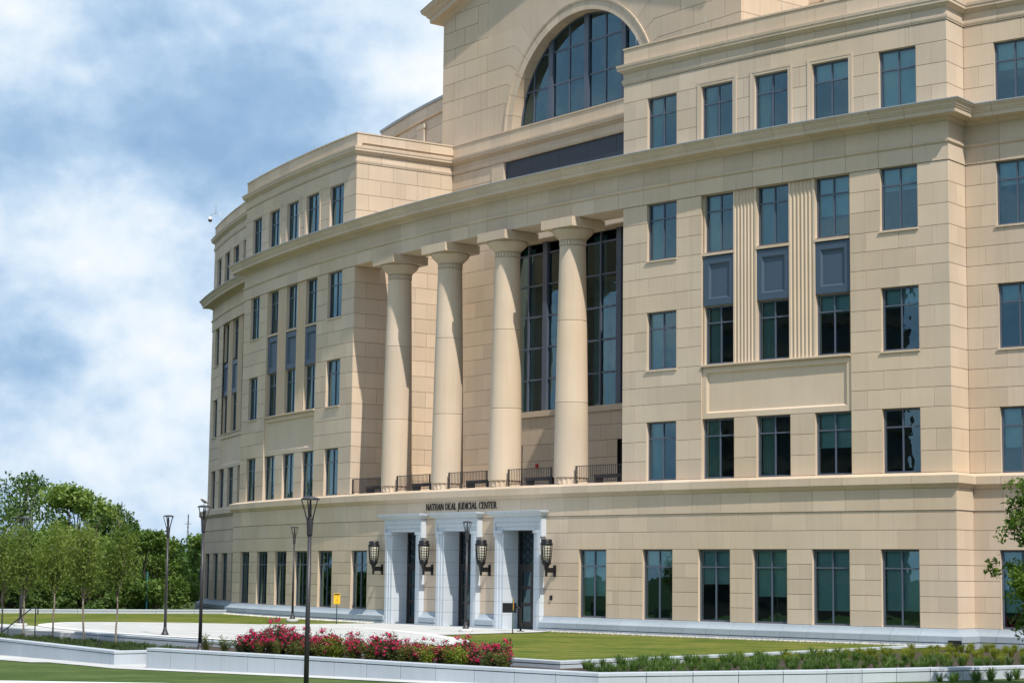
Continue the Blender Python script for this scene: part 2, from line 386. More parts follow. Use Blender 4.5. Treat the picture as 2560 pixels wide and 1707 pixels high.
def sweep(path, prof, name, parent, mat, gap=.012, closed_ends=True):
    """path: plan points running left to right as seen from outside; prof: closed polygon of (out, z). One object per path segment."""
    P = [Vector((p[0], p[1])) for p in path]; n = len(P)
    nor = []
    for i in range(n-1):
        t = (P[i+1]-P[i]).normalized(); nor.append(Vector((t.y, -t.x)))
    res = []
    for i in range(n-1):
        t = (P[i+1]-P[i]).normalized(); L_ = (P[i+1]-P[i]).length
        secs = []
        for e in (0, 1):
            j = i-1 if e == 0 else i+1
            base = P[i] if e == 0 else P[i+1]
            if 0 <= j < n-1:
                m = nor[i]+nor[j]; den = 1+nor[i].dot(nor[j]); m = m/den if den > .05 else nor[i]
                sharp = nor[i].dot(nor[j]) < .9
            else: m = nor[i]; sharp = False
            sh = Vector((0, 0)) if sharp else t*(gap/2 if e == 0 else -gap/2)
            secs.append([(base.x+m.x*d+sh.x, base.y+m.y*d+sh.y, z) for d, z in prof])
        k = len(prof); c = (P[i]+P[i+1])/2
        vs_ = [(x-c.x, y-c.y, z) for s_ in secs for x, y, z in s_]
        fs = [(q, (q+1) % k, k+(q+1) % k, k+q) for q in range(k)]+[tuple(reversed(range(k))), tuple(range(k, 2*k))]
        res.append(MB().add(vs_, fs).obj(name, mat, parent, (c.x, c.y, 0)))
    return res
def arcpts(u0, u1, dr, step=1.35, ends=True):
    n = max(1, round(abs(u1-u0)/step)); A = Arc(dr)
    return [tuple(A.at(u0+(u1-u0)*k/n)[0].xy) for k in range(n+1)]

# ------------------------------------------------------------------ levels and bays of the building
SG, HG = .57, 3.22
GC = [.57, 1.10, 1.63, 2.16, 2.69, 3.22, 3.88, 4.55]
UC = [5.85, 6.59, 7.34, 8.09, 8.77, 9.43, 10.11, 10.86, 11.60, 12.35, 13.03, 13.70, 14.38, 15.13, 15.88, 16.63]
AC = [18.50, 19.35, 20.11, 20.87, 21.60]
EDGE, IN, WEND, WDR = 24.25, 9.68, 38.8, -1.30
PAV = {'A': (10.96, 12.48), 'B': (13.71, 15.22), 'C': (16.23, 17.75), 'D': (18.80, 20.35), 'E': (21.58, 23.06)}
WIN = {'F': (25.40, 26.90), 'P': (28.10, 29.60), 'Q': (30.66, 32.16), 'S': (33.21, 34.71), 'T': (35.97, 37.47)}
court = thing('courthouse', 'large beige stone courthouse with curved front, four columns and arched window', 'building')

# ---- windows
WMESH = {}
def window_meshes(w, h, tr, wide=.068):
    key = (round(w, 2), round(h, 2), tr)
    if key in WMESH: return WMESH[key]
    fr = MB(); f = wide; y0, y1 = .135, .215; zt = h*tr; x = w/2
    fr.box(-x, -x+f, y0, y1, 0, h); fr.box(x-f, x, y0, y1, 0, h); fr.box(-x+f, x-f, y0, y1, 0, f); fr.box(-x+f, x-f, y0, y1, h-f, h)
    fr.box(-.024, .024, y0-.004, y1, f, h-f); fr.box(-x+f, -.024, y0, y1, zt-.026, zt+.026); fr.box(.024, x-f, y0, y1, zt-.026, zt+.026)
    rv = MB(); e = .004
    rv.add([(-x+e, 0.0, 0), (-x+e, .2, 0), (-x+e, .2, h), (-x+e, 0.0, h)], [(0, 1, 2, 3)]); rv.add([(x-e, 0.0, 0), (x-e, .2, 0), (x-e, .2, h), (x-e, 0.0, h)], [(0, 1, 2, 3)])
    rv.add([(-x, 0, h-e), (x, 0, h-e), (x, .2, h-e), (-x, .2, h-e)], [(0, 1, 2, 3)]); rv.add([(-x, 0, e), (x, 0, e), (x, .2, e), (-x, .2, e)], [(0, 1, 2, 3)])
    def pane(x0, x1, z0, z1): return fast_mesh('pane', [(x0, .17, z0), (x1, .17, z0), (x1, .17, z1), (x0, .17, z1)], [(0, 1, 2, 3)], GLASS)
    panes = [pane(-x+f, -.024, f, zt-.026), pane(.024, x-f, f, zt-.026), pane(-x+f, -.024, zt+.026, h-f), pane(.024, x-f, zt+.026, h-f)]
    WMESH[key] = (fr.mesh('window', FRAME), rv.mesh('reveal', STONE), panes)
    return WMESH[key]
SILL = {}
def sill_mesh(w):
    k = round(w, 2)
    if k not in SILL: SILL[k] = MB().box(-w/2-.03, w/2+.03, -.055, .12, -.07, -.004).mesh('sill', STONE)
    return SILL[k]
BL = {}
def blind_mesh(w, h, frac):
    k = (round(w, 2), round(h, 2), round(frac, 1))
    if k not in BL:
        z0 = h*(1-frac); n = 5; v = []; f = []
        for i in range(n+1): v += [(-w/2+.07+(w-.14)*i/n, .30+.006*math.sin(i*1.7), z0), (-w/2+.07+(w-.14)*i/n, .30+.004*math.sin(i*2.3), h-.02)]
        for i in range(n): f.append((2*i, 2*i+2, 2*i+3, 2*i+1))
        BL[k] = MB().add(v, f).box(-w/2+.07, w/2-.07, .29, .31, z0-.03, z0).mesh('blind', BLIND)
    return BL[k]
CU = {}
def curtain_mesh(h, wd):
    k = (round(h, 2), wd)
    if k not in CU:
        n = 36; v = []; f = []
        for i in range(n+1):
            x = wd*i/n; y = .34+.045*math.sin(i*1.75)+.015*math.sin(i*.6); v += [(x, y, .02), (x, y, h-.03)]
        for i in range(n): f.append((2*i, 2*i+2, 2*i+3, 2*i+1))
        CU[k] = MB().add(v, f).mesh('curtain', CURTAIN)
    return CU[k]
def window(surf, a, b, z0, z1, sill=False, tr=.715, blind=0.0, curt=0.0, dout=0.0):
    c, rz = surf.at((a+b)/2, dout); w = surf.length(a, b); h = z1-z0
    fr, rv, panes = window_meshes(w, h, tr)
    o = place('window', fr, court, (c.x, c.y, z0), rz)
    place('reveal', rv, o)
    for p in panes: place('pane', p, o)
    if sill: place('sill', sill_mesh(w), o)
    if blind: place('blind', blind_mesh(w, h, blind), o)
    if curt: place('curtain', curtain_mesh(h, .55*curt), o, (-w/2+.06, 0, 0))
    return o
wr = random.Random(21)

def mir(sg, ab): return ab if sg > 0 else (-ab[1], -ab[0])
FLOORS = {2: (5.85, 8.09), 3: (10.11, 12.35), 4: (14.38, 16.63), 5: (18.50, 20.87)}

def attic_surround(surf, a, b, z0, z1):
    c, rz = surf.at((a+b)/2); w = surf.length(a, b); x = w/2; m = MB()
    for i, (wd, pr) in enumerate(((.20, .03), (.09, .055))):
        xi = x+(0 if i else .09); 
    m.box(-x-.10, -x-.004, -.012, .03, 0, z1-z0+.10); m.box(x+.004, x+.10, -.012, .03, 0, z1-z0+.10); m.box(-x-.004, x+.004, -.012, .03, z1-z0+.004, z1-z0+.10)
    m.box(-x-.19, -x-.10, -.024, .03, 0, z1-z0+.20); m.box(x+.10, x+.19, -.024, .03, 0, z1-z0+.20); m.box(-x-.10, x+.10, -.024, .03, z1-z0+.10, z1-z0+.19)
    m.obj('window_surround', STONE, court, (c.x, c.y, z0), rz)

def flute_mesh(w, h):
    n = 6; mar = .06; fw_ = (w-2*mar)/n; pts = [(-w/2, 0)]
    for i in range(n):
        x0 = -w/2+mar+i*fw_+.012; x1 = x0+fw_-.024; pts.append((x0, 0))
        for k in range(1, 7): a = pi*k/7; pts.append((x0+(x1-x0)*(1-math.cos(a))/2, .052*math.sin(a)))
        pts.append((x1, 0))
    pts.append((w/2, 0))
    v = [(x, y, 0) for x, y in pts]+[(x, y, h) for x, y in pts]; k = len(pts)
    m = MB().add(v, [(i, i+1, k+i+1, k+i) for i in range(k-1)])
    m.add([(-w/2, 0, 0), (-w/2, .2, 0), (-w/2, .2, h), (-w/2, 0, h)], [(0, 1, 2, 3)]); m.add([(w/2, 0, 0), (w/2, .2, 0), (w/2, .2, h), (w/2, 0, h)], [(0, 1, 2, 3)])
    return m.mesh('fluted_panel', STONE)
def framed_panel(w, h, bw, dep, pr, mat, name):
    """flat frame, splayed inner edge, sunk field"""
    m = MB(); x = w/2; b1 = bw; b2 = bw+pr
    def ring(o, y): return [(-x+o, y, o), (x-o, y, o), (x-o, y, h-o), (-x+o, y, h-o)]
    rings = [ring(0, .12), ring(0, 0), ring(b1, 0), ring(b1+.012, dep*.25), ring(b2, dep)]
    v = [p for r_ in rings for p in r_]
    f = [(4*i+k, 4*i+(k+1) % 4, 4*i+4+(k+1) % 4, 4*i+4+k) for i in range(4) for k in range(4)]+[(16, 17, 18, 19)]
    return m.add(v, f).mesh(name, mat)

def pavilion(sg):
    front = Arc(0); low = Arc(.20)
    sp = lambda ab: mir(sg, ab)
    ops = []
    for k in 'AE':
        for f in (2, 3, 4): ops.append((*sp(PAV[k]), *FLOORS[f]))
    ops.append((*sp((PAV['B'][0], PAV['D'][1])), 5.85, 16.63))
    a, b = sp((IN, EDGE))
    for pa, pb in ((IN, 13.71), (20.35, EDGE)):
        clad(front, *sp((pa, pb)), UC, ops[:-1], court, 'pavilion_wall')
    # ground storey
    gops = [(*sp(PAV[k]), SG, HG) for k in 'ABCDE']
    ga, gb = sp((9.72, EDGE))
    # attic
    clad(front, a, b, AC, [(*sp(PAV[k]), 18.50, 20.87) for k in 'ABCDE'], court, 'attic_wall', row0=1)
    for k in 'ABCDE':
        cc = .8 if (k in 'ABC' and sg > 0) else 0; window(front, *sp(PAV[k]), 18.50, 20.87, tr=.70, curt=cc if sg > 0 else .6, blind=0 if cc else (.85 if k == 'E' else .3) if sg > 0 else 0)
        if k in 'BCD': attic_surround(front, *sp(PAV[k]), 18.50, 20.87)
    for k in 'AE':
        for f in (2, 3, 4):
            z0, z1 = FLOORS[f]
            bl = wr.choice([0, .3, .6]) if k == 'E' else 0
            if f == 4 and k == 'E': bl = .35
            window(front, *sp(PAV[k]), z0, z1, sill=(f > 2), curt=1 if (k == 'A' or sg < 0) else 0, blind=bl)
    # sunk bay, storeys 3 and 4
    bay = Arc(-.25); lo = Arc(-.06)
    wins = {'B': (13.79, 15.20), 'C': (16.26, 17.72), 'D': (18.84, 20.28)}
    for k, w in wins.items():
        ab = sp(w)
        for f in (3, 4):
            z0, z1 = FLOORS[f]
            window(bay, *ab, z0+.03, z1, curt=0 if k == 'D' else 1, blind=(.62 if f == 4 else .3) if k == 'D' else 0, dout=.16)
        c, rz = bay.at((ab[0]+ab[1])/2, .16)
        W_ = ab[1]-ab[0]+.09
        place('spandrel_panel', framed_panel(W_, 14.26-12.39, .26, .07, .07, SPANDREL, 'spandrel_panel'), court, (c.x, c.y, 12.37), rz)
        MB().box(-W_/2-.01, W_/2+.01, -.05, .10, 0, .10).obj('spandrel_sill', STONE, court, (c.x, c.y, 14.285), rz)
        a2, b2 = sp(PAV[k]); window(lo, a2, b2, 5.85, 8.09, curt=1 if k != 'D' else 0, blind=.55 if k == 'D' else 0)
    for (p, q) in ((15.20, 16.26), (17.72, 18.84)):
        ab = sp((p, q)); c, rz = bay.at(sum(ab)/2, .20)
        place('fluted_panel', flute_mesh(q-p, 16.63-10.13), court, (c.x, c.y, 10.13), rz)
    # bay cheeks (reveals) and head, storeys 2-4
    for u, s_ in ((13.71, 1), (20.35, -1)):
        uu = sg*u; A, _ = front.at(uu, 0.0); B, _ = front.at(uu, -.36)
        MB().add([(A.x, A.y, 5.85), (B.x, B.y, 5.85), (B.x, B.y, 16.63), (A.x, A.y, 16.63)], [(0, 1, 2, 3)]).obj('bay_reveal', STONE, court)
        v = sg*(u+s_*.085); c1, _ = bay.at(uu, .12); c2, _ = bay.at(v, .12)
        MB().add([(c1.x, c1.y, 10.13), (c2.x, c2.y, 10.13), (c2.x, c2.y, 16.63), (c1.x, c1.y, 16.63)], [(0, 1, 2, 3)]).obj('bay_margin', STONE, court)
    u0, u1 = sp((13.71, 20.35)); hd = MB()
    for k in range(5):
        p, q = u0+(u1-u0)*k/5, u0+(u1-u0)*(k+1)/5; A, _ = front.at(p); B, _ = front.at(q); A2, _ = front.at(p, -.4); B2, _ = front.at(q, -.4)
        hd.add([(A.x, A.y, 16.628), (B.x, B.y, 16.628), (B2.x, B2.y, 16.628), (A2.x, A2.y, 16.628)], [(0, 1, 2, 3)])
    hd.obj('bay_soffit', STONE, court)
    # sunk tablet between storeys 2 and 3
    c, rz = lo.at((u0+u1)/2, .0); W_ = lo.length(u0, u1)-.012
    pts = []; m = MB(); n = 10; x = W_/2; h = 10.03-8.10
    def bend(x_): return x_*x_/(2*R)
    rings = [(0, .2), (0, 0), (.20, 0), (.215, .03), (.27, .085)]
    idx = []
    for o_, y in rings:
        row = []
        for k in range(n+1): xx = -x+o_+(2*x-2*o_)*k/n; row.append((xx, y+bend(xx), o_))
        for k in range(n+1): xx = x-o_-(2*x-2*o_)*k/n; row.append((xx, y+bend(xx), h-o_))
        idx.append(row)
    M_ = 2*(n+1); v = [p for r_ in idx for p in r_]
    f = [(M_*i+k, M_*i+(k+1) % M_, M_*(i+1)+(k+1) % M_, M_*(i+1)+k) for i in range(4) for k in range(M_)]
    b0 = 4*M_; f += [(b0+k, b0+k+1, b0+M_-2-k, b0+M_-1-k) for k in range(n)]
    m.add(v, f).obj('sunk_tablet', STONE, court, (c.x, c.y, 8.10), rz)
    P = arcpts(u0+.004*1, u1-.004, -.06, 1.6)
    sweep(P, [(-.14, 10.035), (.10, 10.035), (.12, 10.06), (.12, 10.11), (.06, 10.128), (-.25, 10.128)], 'ledge_stone', court, STONE)
    # piers of storey 2 in the bay
    for (p, q) in ((PAV['B'][1], PAV['C'][0]), (PAV['C'][1], PAV['D'][0])):
        pa = sp((p, q)); clad(lo, *pa, UC[:4], [], court, 'bay_pier')
    # interior: floors and back wall
    r_ = MB()
    for z in (.3, 5.0, 9.2, 13.4, 17.6, 21.9):
        for k in range(8):
            p, q = a+(b-a)*k/8, a+(b-a)*(k+1)/8
            A, _ = front.at(p, -.45); B, _ = front.at(q, -.45); A2, _ = front.at(p, -6); B2, _ = front.at(q, -6)
            v = [(A.x, A.y, z), (B.x, B.y, z), (B2.x, B2.y, z), (A2.x, A2.y, z), (A.x, A.y, z+.35), (B.x, B.y, z+.35), (B2.x, B2.y, z+.35), (A2.x, A2.y, z+.35)]
            r_.add(v, [(0, 3, 2, 1), (4, 5, 6, 7), (0, 1, 5, 4), (2, 3, 7, 6)])
    for k in range(8):
        p, q = a+(b-a)*k/8, a+(b-a)*(k+1)/8; A, _ = front.at(p, -6.02); B, _ = front.at(q, -6.02)
        r_.add([(A.x, A.y, 0), (B.x, B.y, 0), (B.x, B.y, 22.2), (A.x, A.y, 22.2)], [(0, 1, 2, 3)])
    for u in (a+.15*0+.3, b-.3, (a+b)/2):
        A, _ = front.at(u, -.5); B, _ = front.at(u, -6); r_.add([(A.x, A.y, 0), (B.x, B.y, 0), (B.x, B.y, 22.2), (A.x, A.y, 22.2)], [(0, 1, 2, 3)])
    r_.obj('interior_floors', INTER, court)

def wing(sg, cols):
    s_ = Arc(WDR); low = Arc(WDR+.20); sp = lambda ab: mir(sg, ab)
    a, b = sp((EDGE, WEND))
    ops = []; 
    plain = [k for k in ('F', 'T') if k in cols]; bayw = [k for k in ('P', 'Q', 'S') if k in cols]
    for k in plain:
        for f in (2, 3, 4): ops.append((*sp(WIN[k]), *FLOORS[f]))
    for k in bayw:
        ops.append((*sp(WIN[k]), 5.85, 8.09)); ops.append((*sp(WIN[k]), 10.11, 16.63))
    if bayw: ops.append((*sp((WIN['P'][0], WIN['S'][1])), 8.09, 10.11)); ops.append((*sp((WIN['P'][0], WIN['S'][1])), 10.11, 16.63))
    clad(s_, a, b, UC, ops, court, 'wing_wall', row0=1)
    clad(low, a, b, GC, [(*sp(WIN[k]), SG, HG) for k in cols], court, 'wing_ground_wall')
    clad(s_, a, b, AC, [(*sp(WIN[k]), 18.50, 20.87) for k in cols], court, 'wing_attic_wall')
    for k in cols:
        window(s_, *sp(WIN[k]), 18.50, 20.87, blind=.4 if sg > 0 else 0, curt=.6 if sg < 0 else 0)
        if k in bayw: attic_surround(s_, *sp(WIN[k]), 18.50, 20.87)
        window(low, *sp(WIN[k]), SG, HG, tr=.75, blind=.78 if sg > 0 else 0)
        window(s_, *sp(WIN[k]), 5.85, 8.09, blind=.62 if sg > 0 else 0, curt=.6 if sg < 0 else 0)
        for f in (3, 4): window(s_, *sp(WIN[k]), *FLOORS[f], sill=k in plain, blind=.3 if sg > 0 else 0, curt=.6 if sg < 0 else 0, dout=-.12 if k in bayw else 0)
        if k in bayw:
            ab = sp(WIN[k]); c, rz = s_.at(sum(ab)/2, -.12)
            place('spandrel_panel', framed_panel(ab[1]-ab[0]+.06, 14.30-12.39, .26, .07, .07, SPANDREL, 'spandrel_panel'), court, (c.x, c.y, 12.37), rz)
    if bayw:
        for p, q in ((WIN['P'][1], WIN['Q'][0]), (WIN['Q'][1], WIN['S'][0])):
            ab = sp((p, q)); c, rz = s_.at(sum(ab)/2, -.08)
            place('fluted_panel', flute_mesh(s_.length(p, q), 6.5), court, (c.x, c.y, 10.13), rz)
        u0, u1 = sp((WIN['P'][0], WIN['S'][1])); c, rz = s_.at((u0+u1)/2, -.03)
        place('sunk_tablet', framed_panel(s_.length(u0, u1)-.01, 1.95, .2, .08, .07, STONE, 'sunk_tablet'), court, (c.x, c.y, 8.11), rz)
        sweep(arcpts(u0, u1, WDR-.03, 1.6), [(-.14, 10.065), (.07, 10.065), (.07, 10.12), (-.2, 10.12)], 'ledge_stone', court, STONE)
    r_ = MB()
    for z in (.3, 5.0, 9.2, 13.4, 17.6, 21.9):
        for k in range(8):
            p, q = a+(b-a)*k/8, a+(b-a)*(k+1)/8
            A, _ = s_.at(p, -.45); B, _ = s_.at(q, -.45); A2, _ = s_.at(p, -5); B2, _ = s_.at(q, -5)
            v = [(A.x, A.y, z), (B.x, B.y, z), (B2.x, B2.y, z), (A2.x, A2.y, z), (A.x, A.y, z+.35), (B.x, B.y, z+.35), (B2.x, B2.y, z+.35), (A2.x, A2.y, z+.35)]
            r_.add(v, [(0, 3, 2, 1), (4, 5, 6, 7), (0, 1, 5, 4)])
    for k in range(8):
        p, q = a+(b-a)*k/8, a+(b-a)*(k+1)/8; A, _ = s_.at(p, -5.02); B, _ = s_.at(q, -5.02)
        r_.add([(A.x, A.y, 0), (B.x, B.y, 0), (B.x, B.y, 22.2), (A.x, A.y, 22.2)], [(0, 1, 2, 3)])
    for u in (a+.05, b-.05):
        A, _ = s_.at(u, -.3); B, _ = s_.at(u, -5.6); r_.add([(A.x, A.y, 0), (B.x, B.y, 0), (B.x, B.y, 22.2), (A.x, A.y, 22.2)], [(0, 1, 2, 3)])
    r_.obj('interior_floors', INTER, court)
    # end wall and the short return to the pavilion
    E0, _ = s_.at(sg*WEND); E1, _ = s_.at(sg*WEND, -9)
    ln = Line(E1.xy, E0.xy) if sg < 0 else Line(E0.xy, E1.xy)
    for cs, nm in ((UC, 'end_wall'), (AC, 'end_attic_wall')): clad(ln, 0, ln.L, cs, [], court, nm)
    E0g, _ = low.at(sg*WEND); E1g, _ = low.at(sg*WEND, -9); t = (E0.xy-E1.xy).normalized(); side = Vector((t.y, -t.x)) if sg < 0 else Vector((-t.y, t.x))
    lg = Line(E1g.xy+side*.2, E0g.xy+side*.2) if sg < 0 else Line(E0g.xy+side*.2, E1g.xy+side*.2)
    clad(lg, 0, lg.L, GC, [], court, 'end_ground_wall')
    C0, _ = Arc(0).at(sg*EDGE); C1, _ = s_.at(sg*EDGE)
    lr = Line(C1.xy, C0.xy) if sg < 0 else Line(C0.xy, C1.xy)
    for cs, nm in ((UC, 'return_wall'), (AC, 'return_attic_wall')): clad(lr, 0, lr.L, cs, [], court, nm, mod=1.0)
    off = lr.o*.2; e = lr.t*.2
    p0 = lr.p0+off-(e*(-1) if sg < 0 else e); p1 = lr.p0+lr.t*lr.L+off+(e if sg < 0 else -e)
    lgr = Line(p0.xy, p1.xy); clad(lgr, 0, lgr.L, GC, [], court, 'return_ground_wall', mod=1.0)

pavilion(1); pavilion(-1)
wing(-1, ['F', 'P', 'Q', 'S', 'T']); wing(1, ['F'])

# ---- ground storey of the whole curved front
low = Arc(.20)
GWIN = [(7.52, 9.05)]+[PAV[k] for k in 'ABCDE']
PORT = (-4.09, 0.0, 4.09); PH = 1.42
gops = [(*mir(sg, w), SG, HG) for sg in (1, -1) for w in GWIN]+[(c-PH, c+PH, 0, 4.55) for c in PORT]
EG = EDGE+.205
for (a, b, nm) in ((-EG, -9.72, 'ground_wall'), (-9.72, 9.72, 'ground_wall'), (9.72, EG, 'ground_wall')):
    clad(low, a, b, GC, gops, court, nm)
gblind = {9: .74, 10: .2, 11: .48, 12: .64, 13: .8, 14: .8}
for sg in (1, -1):
    for i, w in enumerate(GWIN):
        window(low, *mir(sg, w), SG, HG, tr=.755, blind=([.67, .22, .47, .63, .8, .8][i] if sg > 0 else 0))
ri = MB()
for z in (.2, 4.7):
    for k in range(12):
        p, q = -9.6+19.2*k/12, -9.6+19.2*(k+1)/12; A, _ = low.at(p, -1.5); B, _ = low.at(q, -1.5); A2, _ = low.at(p, -6); B2, _ = low.at(q, -6)
        ri.add([(A.x, A.y, z), (B.x, B.y, z), (B2.x, B2.y, z), (A2.x, A2.y, z)], [(0, 1, 2, 3)])
for k in range(12):
    p, q = -9.6+19.2*k/12, -9.6+19.2*(k+1)/12; A, _ = low.at(p, -6); B, _ = low.at(q, -6)
    ri.add([(A.x, A.y, .2), (B.x, B.y, .2), (B.x, B.y, 4.7), (A.x, A.y, 4.7)], [(0, 1, 2, 3)])
ri.obj('entrance_hall', INTER, court)

# frieze over the ground storey, proud of it by a finger
def ringpath(d_front, d_wing, full=True):
    """plan of the outer wall face pushed out by nothing; sweeps add their own offsets"""
    L1, _ = Arc(WDR).at(-WEND, -9)
    L0 = [tuple(L1.xy)]
    pts = L0+arcpts(-WEND, -EDGE, WDR)+arcpts(-EDGE, EDGE, 0)+arcpts(EDGE, WEND, WDR)
    R1, _ = Arc(WDR).at(WEND, -9)
    return pts+[tuple(R1.xy)]
RING = ringpath(0, 0)
sweep(RING, [(.235, 4.555), (.235, 5.285), (.0, 5.285), (.0, 4.555)], 'frieze_stone', court, STONE)
sweep(RING, [(.0, 5.29), (.245, 5.29), (.26, 5.30), (.40, 5.44), (.42, 5.45), (.42, 5.72), (.40, 5.735), (.10, 5.835), (-.05, 5.845), (-.05, 5.29)], 'band_course_stone', court, STONE)
# main entablature
sweep(RING, [(.028, 16.64), (.028, 17.215), (-.3, 17.215), (-.3, 16.64)], 'architrave_stone', court, STONE)
sweep(RING, [(-.3, 17.22), (.04, 17.22), (.05, 17.235), (.09, 17.27), (.095, 17.335), (.04, 17.36), (-.3, 17.36)], 'moulding_stone', court, STONE)
sweep(RING, [(.02, 17.365), (.02, 17.995), (-.3, 17.995), (-.3, 17.365)], 'frieze_stone', court, STONE)
CORN = [(-.3, 18.0), (.03, 18.0), (.06, 18.03), (.17, 18.08), (.19, 18.13), (.55, 18.16), (.56, 18.15), (.57, 18.29), (.60, 18.305), (.615, 18.36), (.64, 18.375), (.67, 18.46), (.735, 18.52), (.745, 18.575), (-.3, 18.585)]
sweep(RING, CORN, 'cornice_stone', court, STONE)
sweep(RING, [(-.35, 18.588), (.755, 18.588), (.758, 18.566), (.764, 18.566), (.762, 18.604), (-.35, 18.612)], 'cornice_flashing', court, FLASH)
# attic: path with the recess over the portico
A0, _ = Arc(0).at(-IN); RETX, RETY = -9.17, 5.75
L1, _ = Arc(WDR).at(-WEND, -9); R1, _ = Arc(WDR).at(WEND, -9)
ATT = [tuple(L1.xy)]+arcpts(-WEND, -EDGE, WDR)+arcpts(-EDGE, -IN, 0)
def lin(p, q, n): return [(p[0]+(q[0]-p[0])*k/n, p[1]+(q[1]-p[1])*k/n) for k in range(1, n+1)]
ATT += lin(ATT[-1], (RETX, RETY), 4)+lin((RETX, RETY), (-RETX, RETY), 12)+lin((-RETX, RETY), tuple(Arc(0).at(IN)[0].xy), 4)
ATT += arcpts(IN, EDGE, 0)[1:]+arcpts(EDGE, WEND, WDR)+[tuple(R1.xy)]
sweep(ATT, [(-.2, 21.61), (.03, 21.61), (.035, 21.66), (.05, 21.67), (.06, 21.72), (.06, 21.80), (.03, 21.82), (-.2, 21.82)], 'attic_moulding', court, STONE)
sweep(ATT, [(-.2, 21.825), (.012, 21.825), (.012, 22.06), (-.2, 22.06)], 'attic_frieze_stone', court, STONE)
sweep(ATT, [(-.2, 22.065), (.03, 22.065), (.06, 22.10), (.12, 22.13), (.14, 22.17), (.20, 22.19), (.20, 22.29), (.225, 22.30), (.235, 22.40), (.02, 22.425), (-.2, 22.425)], 'attic_cornice_stone', court, STONE)
sweep(ATT, [(.0, 22.43), (.0, 23.04), (-.3, 23.04), (-.3, 22.43)], 'parapet_stone', court, STONE)
sweep(ATT, [(.035, 23.045), (.035, 23.11), (-.33, 23.11), (-.33, 23.045)], 'parapet_cap', court, STONE)
# attic returns and the wall over the portico
for sg in (-1, 1):
    p = tuple(Arc(0).at(sg*IN)[0].xy); q = (sg*abs(RETX), RETY)
    ln = Line(p, q) if sg < 0 else Line(q, p)
    clad(ln, 0, ln.L, AC, [], court, 'attic_return_wall')
    clad(ln, 0, ln.L, UC+[17.38, 18.13, 18.5], [], court, 'portico_side_wall')
ln = Line((RETX, RETY), (-RETX, RETY))
clad(ln, 0, ln.L, AC, [(4.17, 14.17, 18.5, 21.6)], court, 'recessed_attic_wall')
MB().box(-5.0, 5.0, RETY+.08, RETY+.14, 18.5, 21.6).obj('dark_panel', DARKPANEL, court)
for x in (-5.0, 5.0): MB().box(x-(.0 if x < 0 else .012), x+(.012 if x < 0 else 0), RETY-.001, RETY+.08, 18.5, 21.6).obj('panel_reveal', STONE, court)
for x in (-3, -1, 1, 3): MB().box(x-.006, x+.006, RETY+.076, RETY+.081, 18.5, 21.6).obj('panel_seam', BLACK, court)
for x0, x1 in ((-5.95, -5.0), (5.0, 5.95)): MB().box(x0+.01, x1-.01, RETY-.05, RETY+.02, 18.5, 21.58).obj('pilaster_strip', STONE, court)
# terrace roof over the entablature and roofs of the pavilions
rf = MB()
def slab(u0, u1, d0, d1, z, th=.2, n=10):
    for k in range(n):
        p, q = u0+(u1-u0)*k/n, u0+(u1-u0)*(k+1)/n; A, _ = Arc(0).at(p, d0); B, _ = Arc(0).at(q, d0); A2, _ = Arc(0).at(p, d1); B2, _ = Arc(0).at(q, d1)
        v = [(A.x, A.y, z-th), (B.x, B.y, z-th), (B2.x, B2.y, z-th), (A2.x, A2.y, z-th), (A.x, A.y, z), (B.x, B.y, z), (B2.x, B2.y, z), (A2.x, A2.y, z)]
        rf.add(v, [(0, 3, 2, 1), (4, 5, 6, 7), (0, 1, 5, 4), (2, 3, 7, 6)])
slab(-9.75, 9.75, -.02, -6.3, 5.83, .5)
slab(-24.1, -9.6, -.25, -10, 22.6); slab(9.6, 24.1, -.25, -10, 22.6); slab(-38.6, -24, WDR-.25, -11, 22.6); slab(24, 38.6, WDR-.25, -11, 22.6)
rf.obj('roof_slab', STONE, court)
# beam over the columns (its soffit and back) 
bs = MB()
for k in range(14):
    p, q = -9.68+19.36*k/14, -9.68+19.36*(k+1)/14; A, _ = Arc(0).at(p, .02); B, _ = Arc(0).at(q, .02); A2, _ = Arc(0).at(p, -1.35); B2, _ = Arc(0).at(q, -1.35)
    bs.add([(A.x, A.y, 16.632), (B.x, B.y, 16.632), (B2.x, B2.y, 16.632), (A2.x, A2.y, 16.632)], [(0, 1, 2, 3)])
    bs.add([(A2.x, A2.y, 16.632), (B2.x, B2.y, 16.632), (B2.x, B2.y, 17.6), (A2.x, A2.y, 17.6)], [(0, 1, 2, 3)])
    bs.add([(A2.x, A2.y, 17.6), (B2.x, B2.y, 17.6), (B2.x, B2.y, 18.57), (A2.x, A2.y, 18.57)], [(0, 1, 2, 3)])
    A4, _ = Arc(0).at(p, -.3); B4, _ = Arc(0).at(q, -.3)
    bs.add([(A2.x, A2.y, 18.57), (B2.x, B2.y, 18.57), (B4.x, B4.y, 18.57), (A4.x, A4.y, 18.57)], [(0, 1, 2, 3)])
bs.obj('portico_beam', STONE, court)

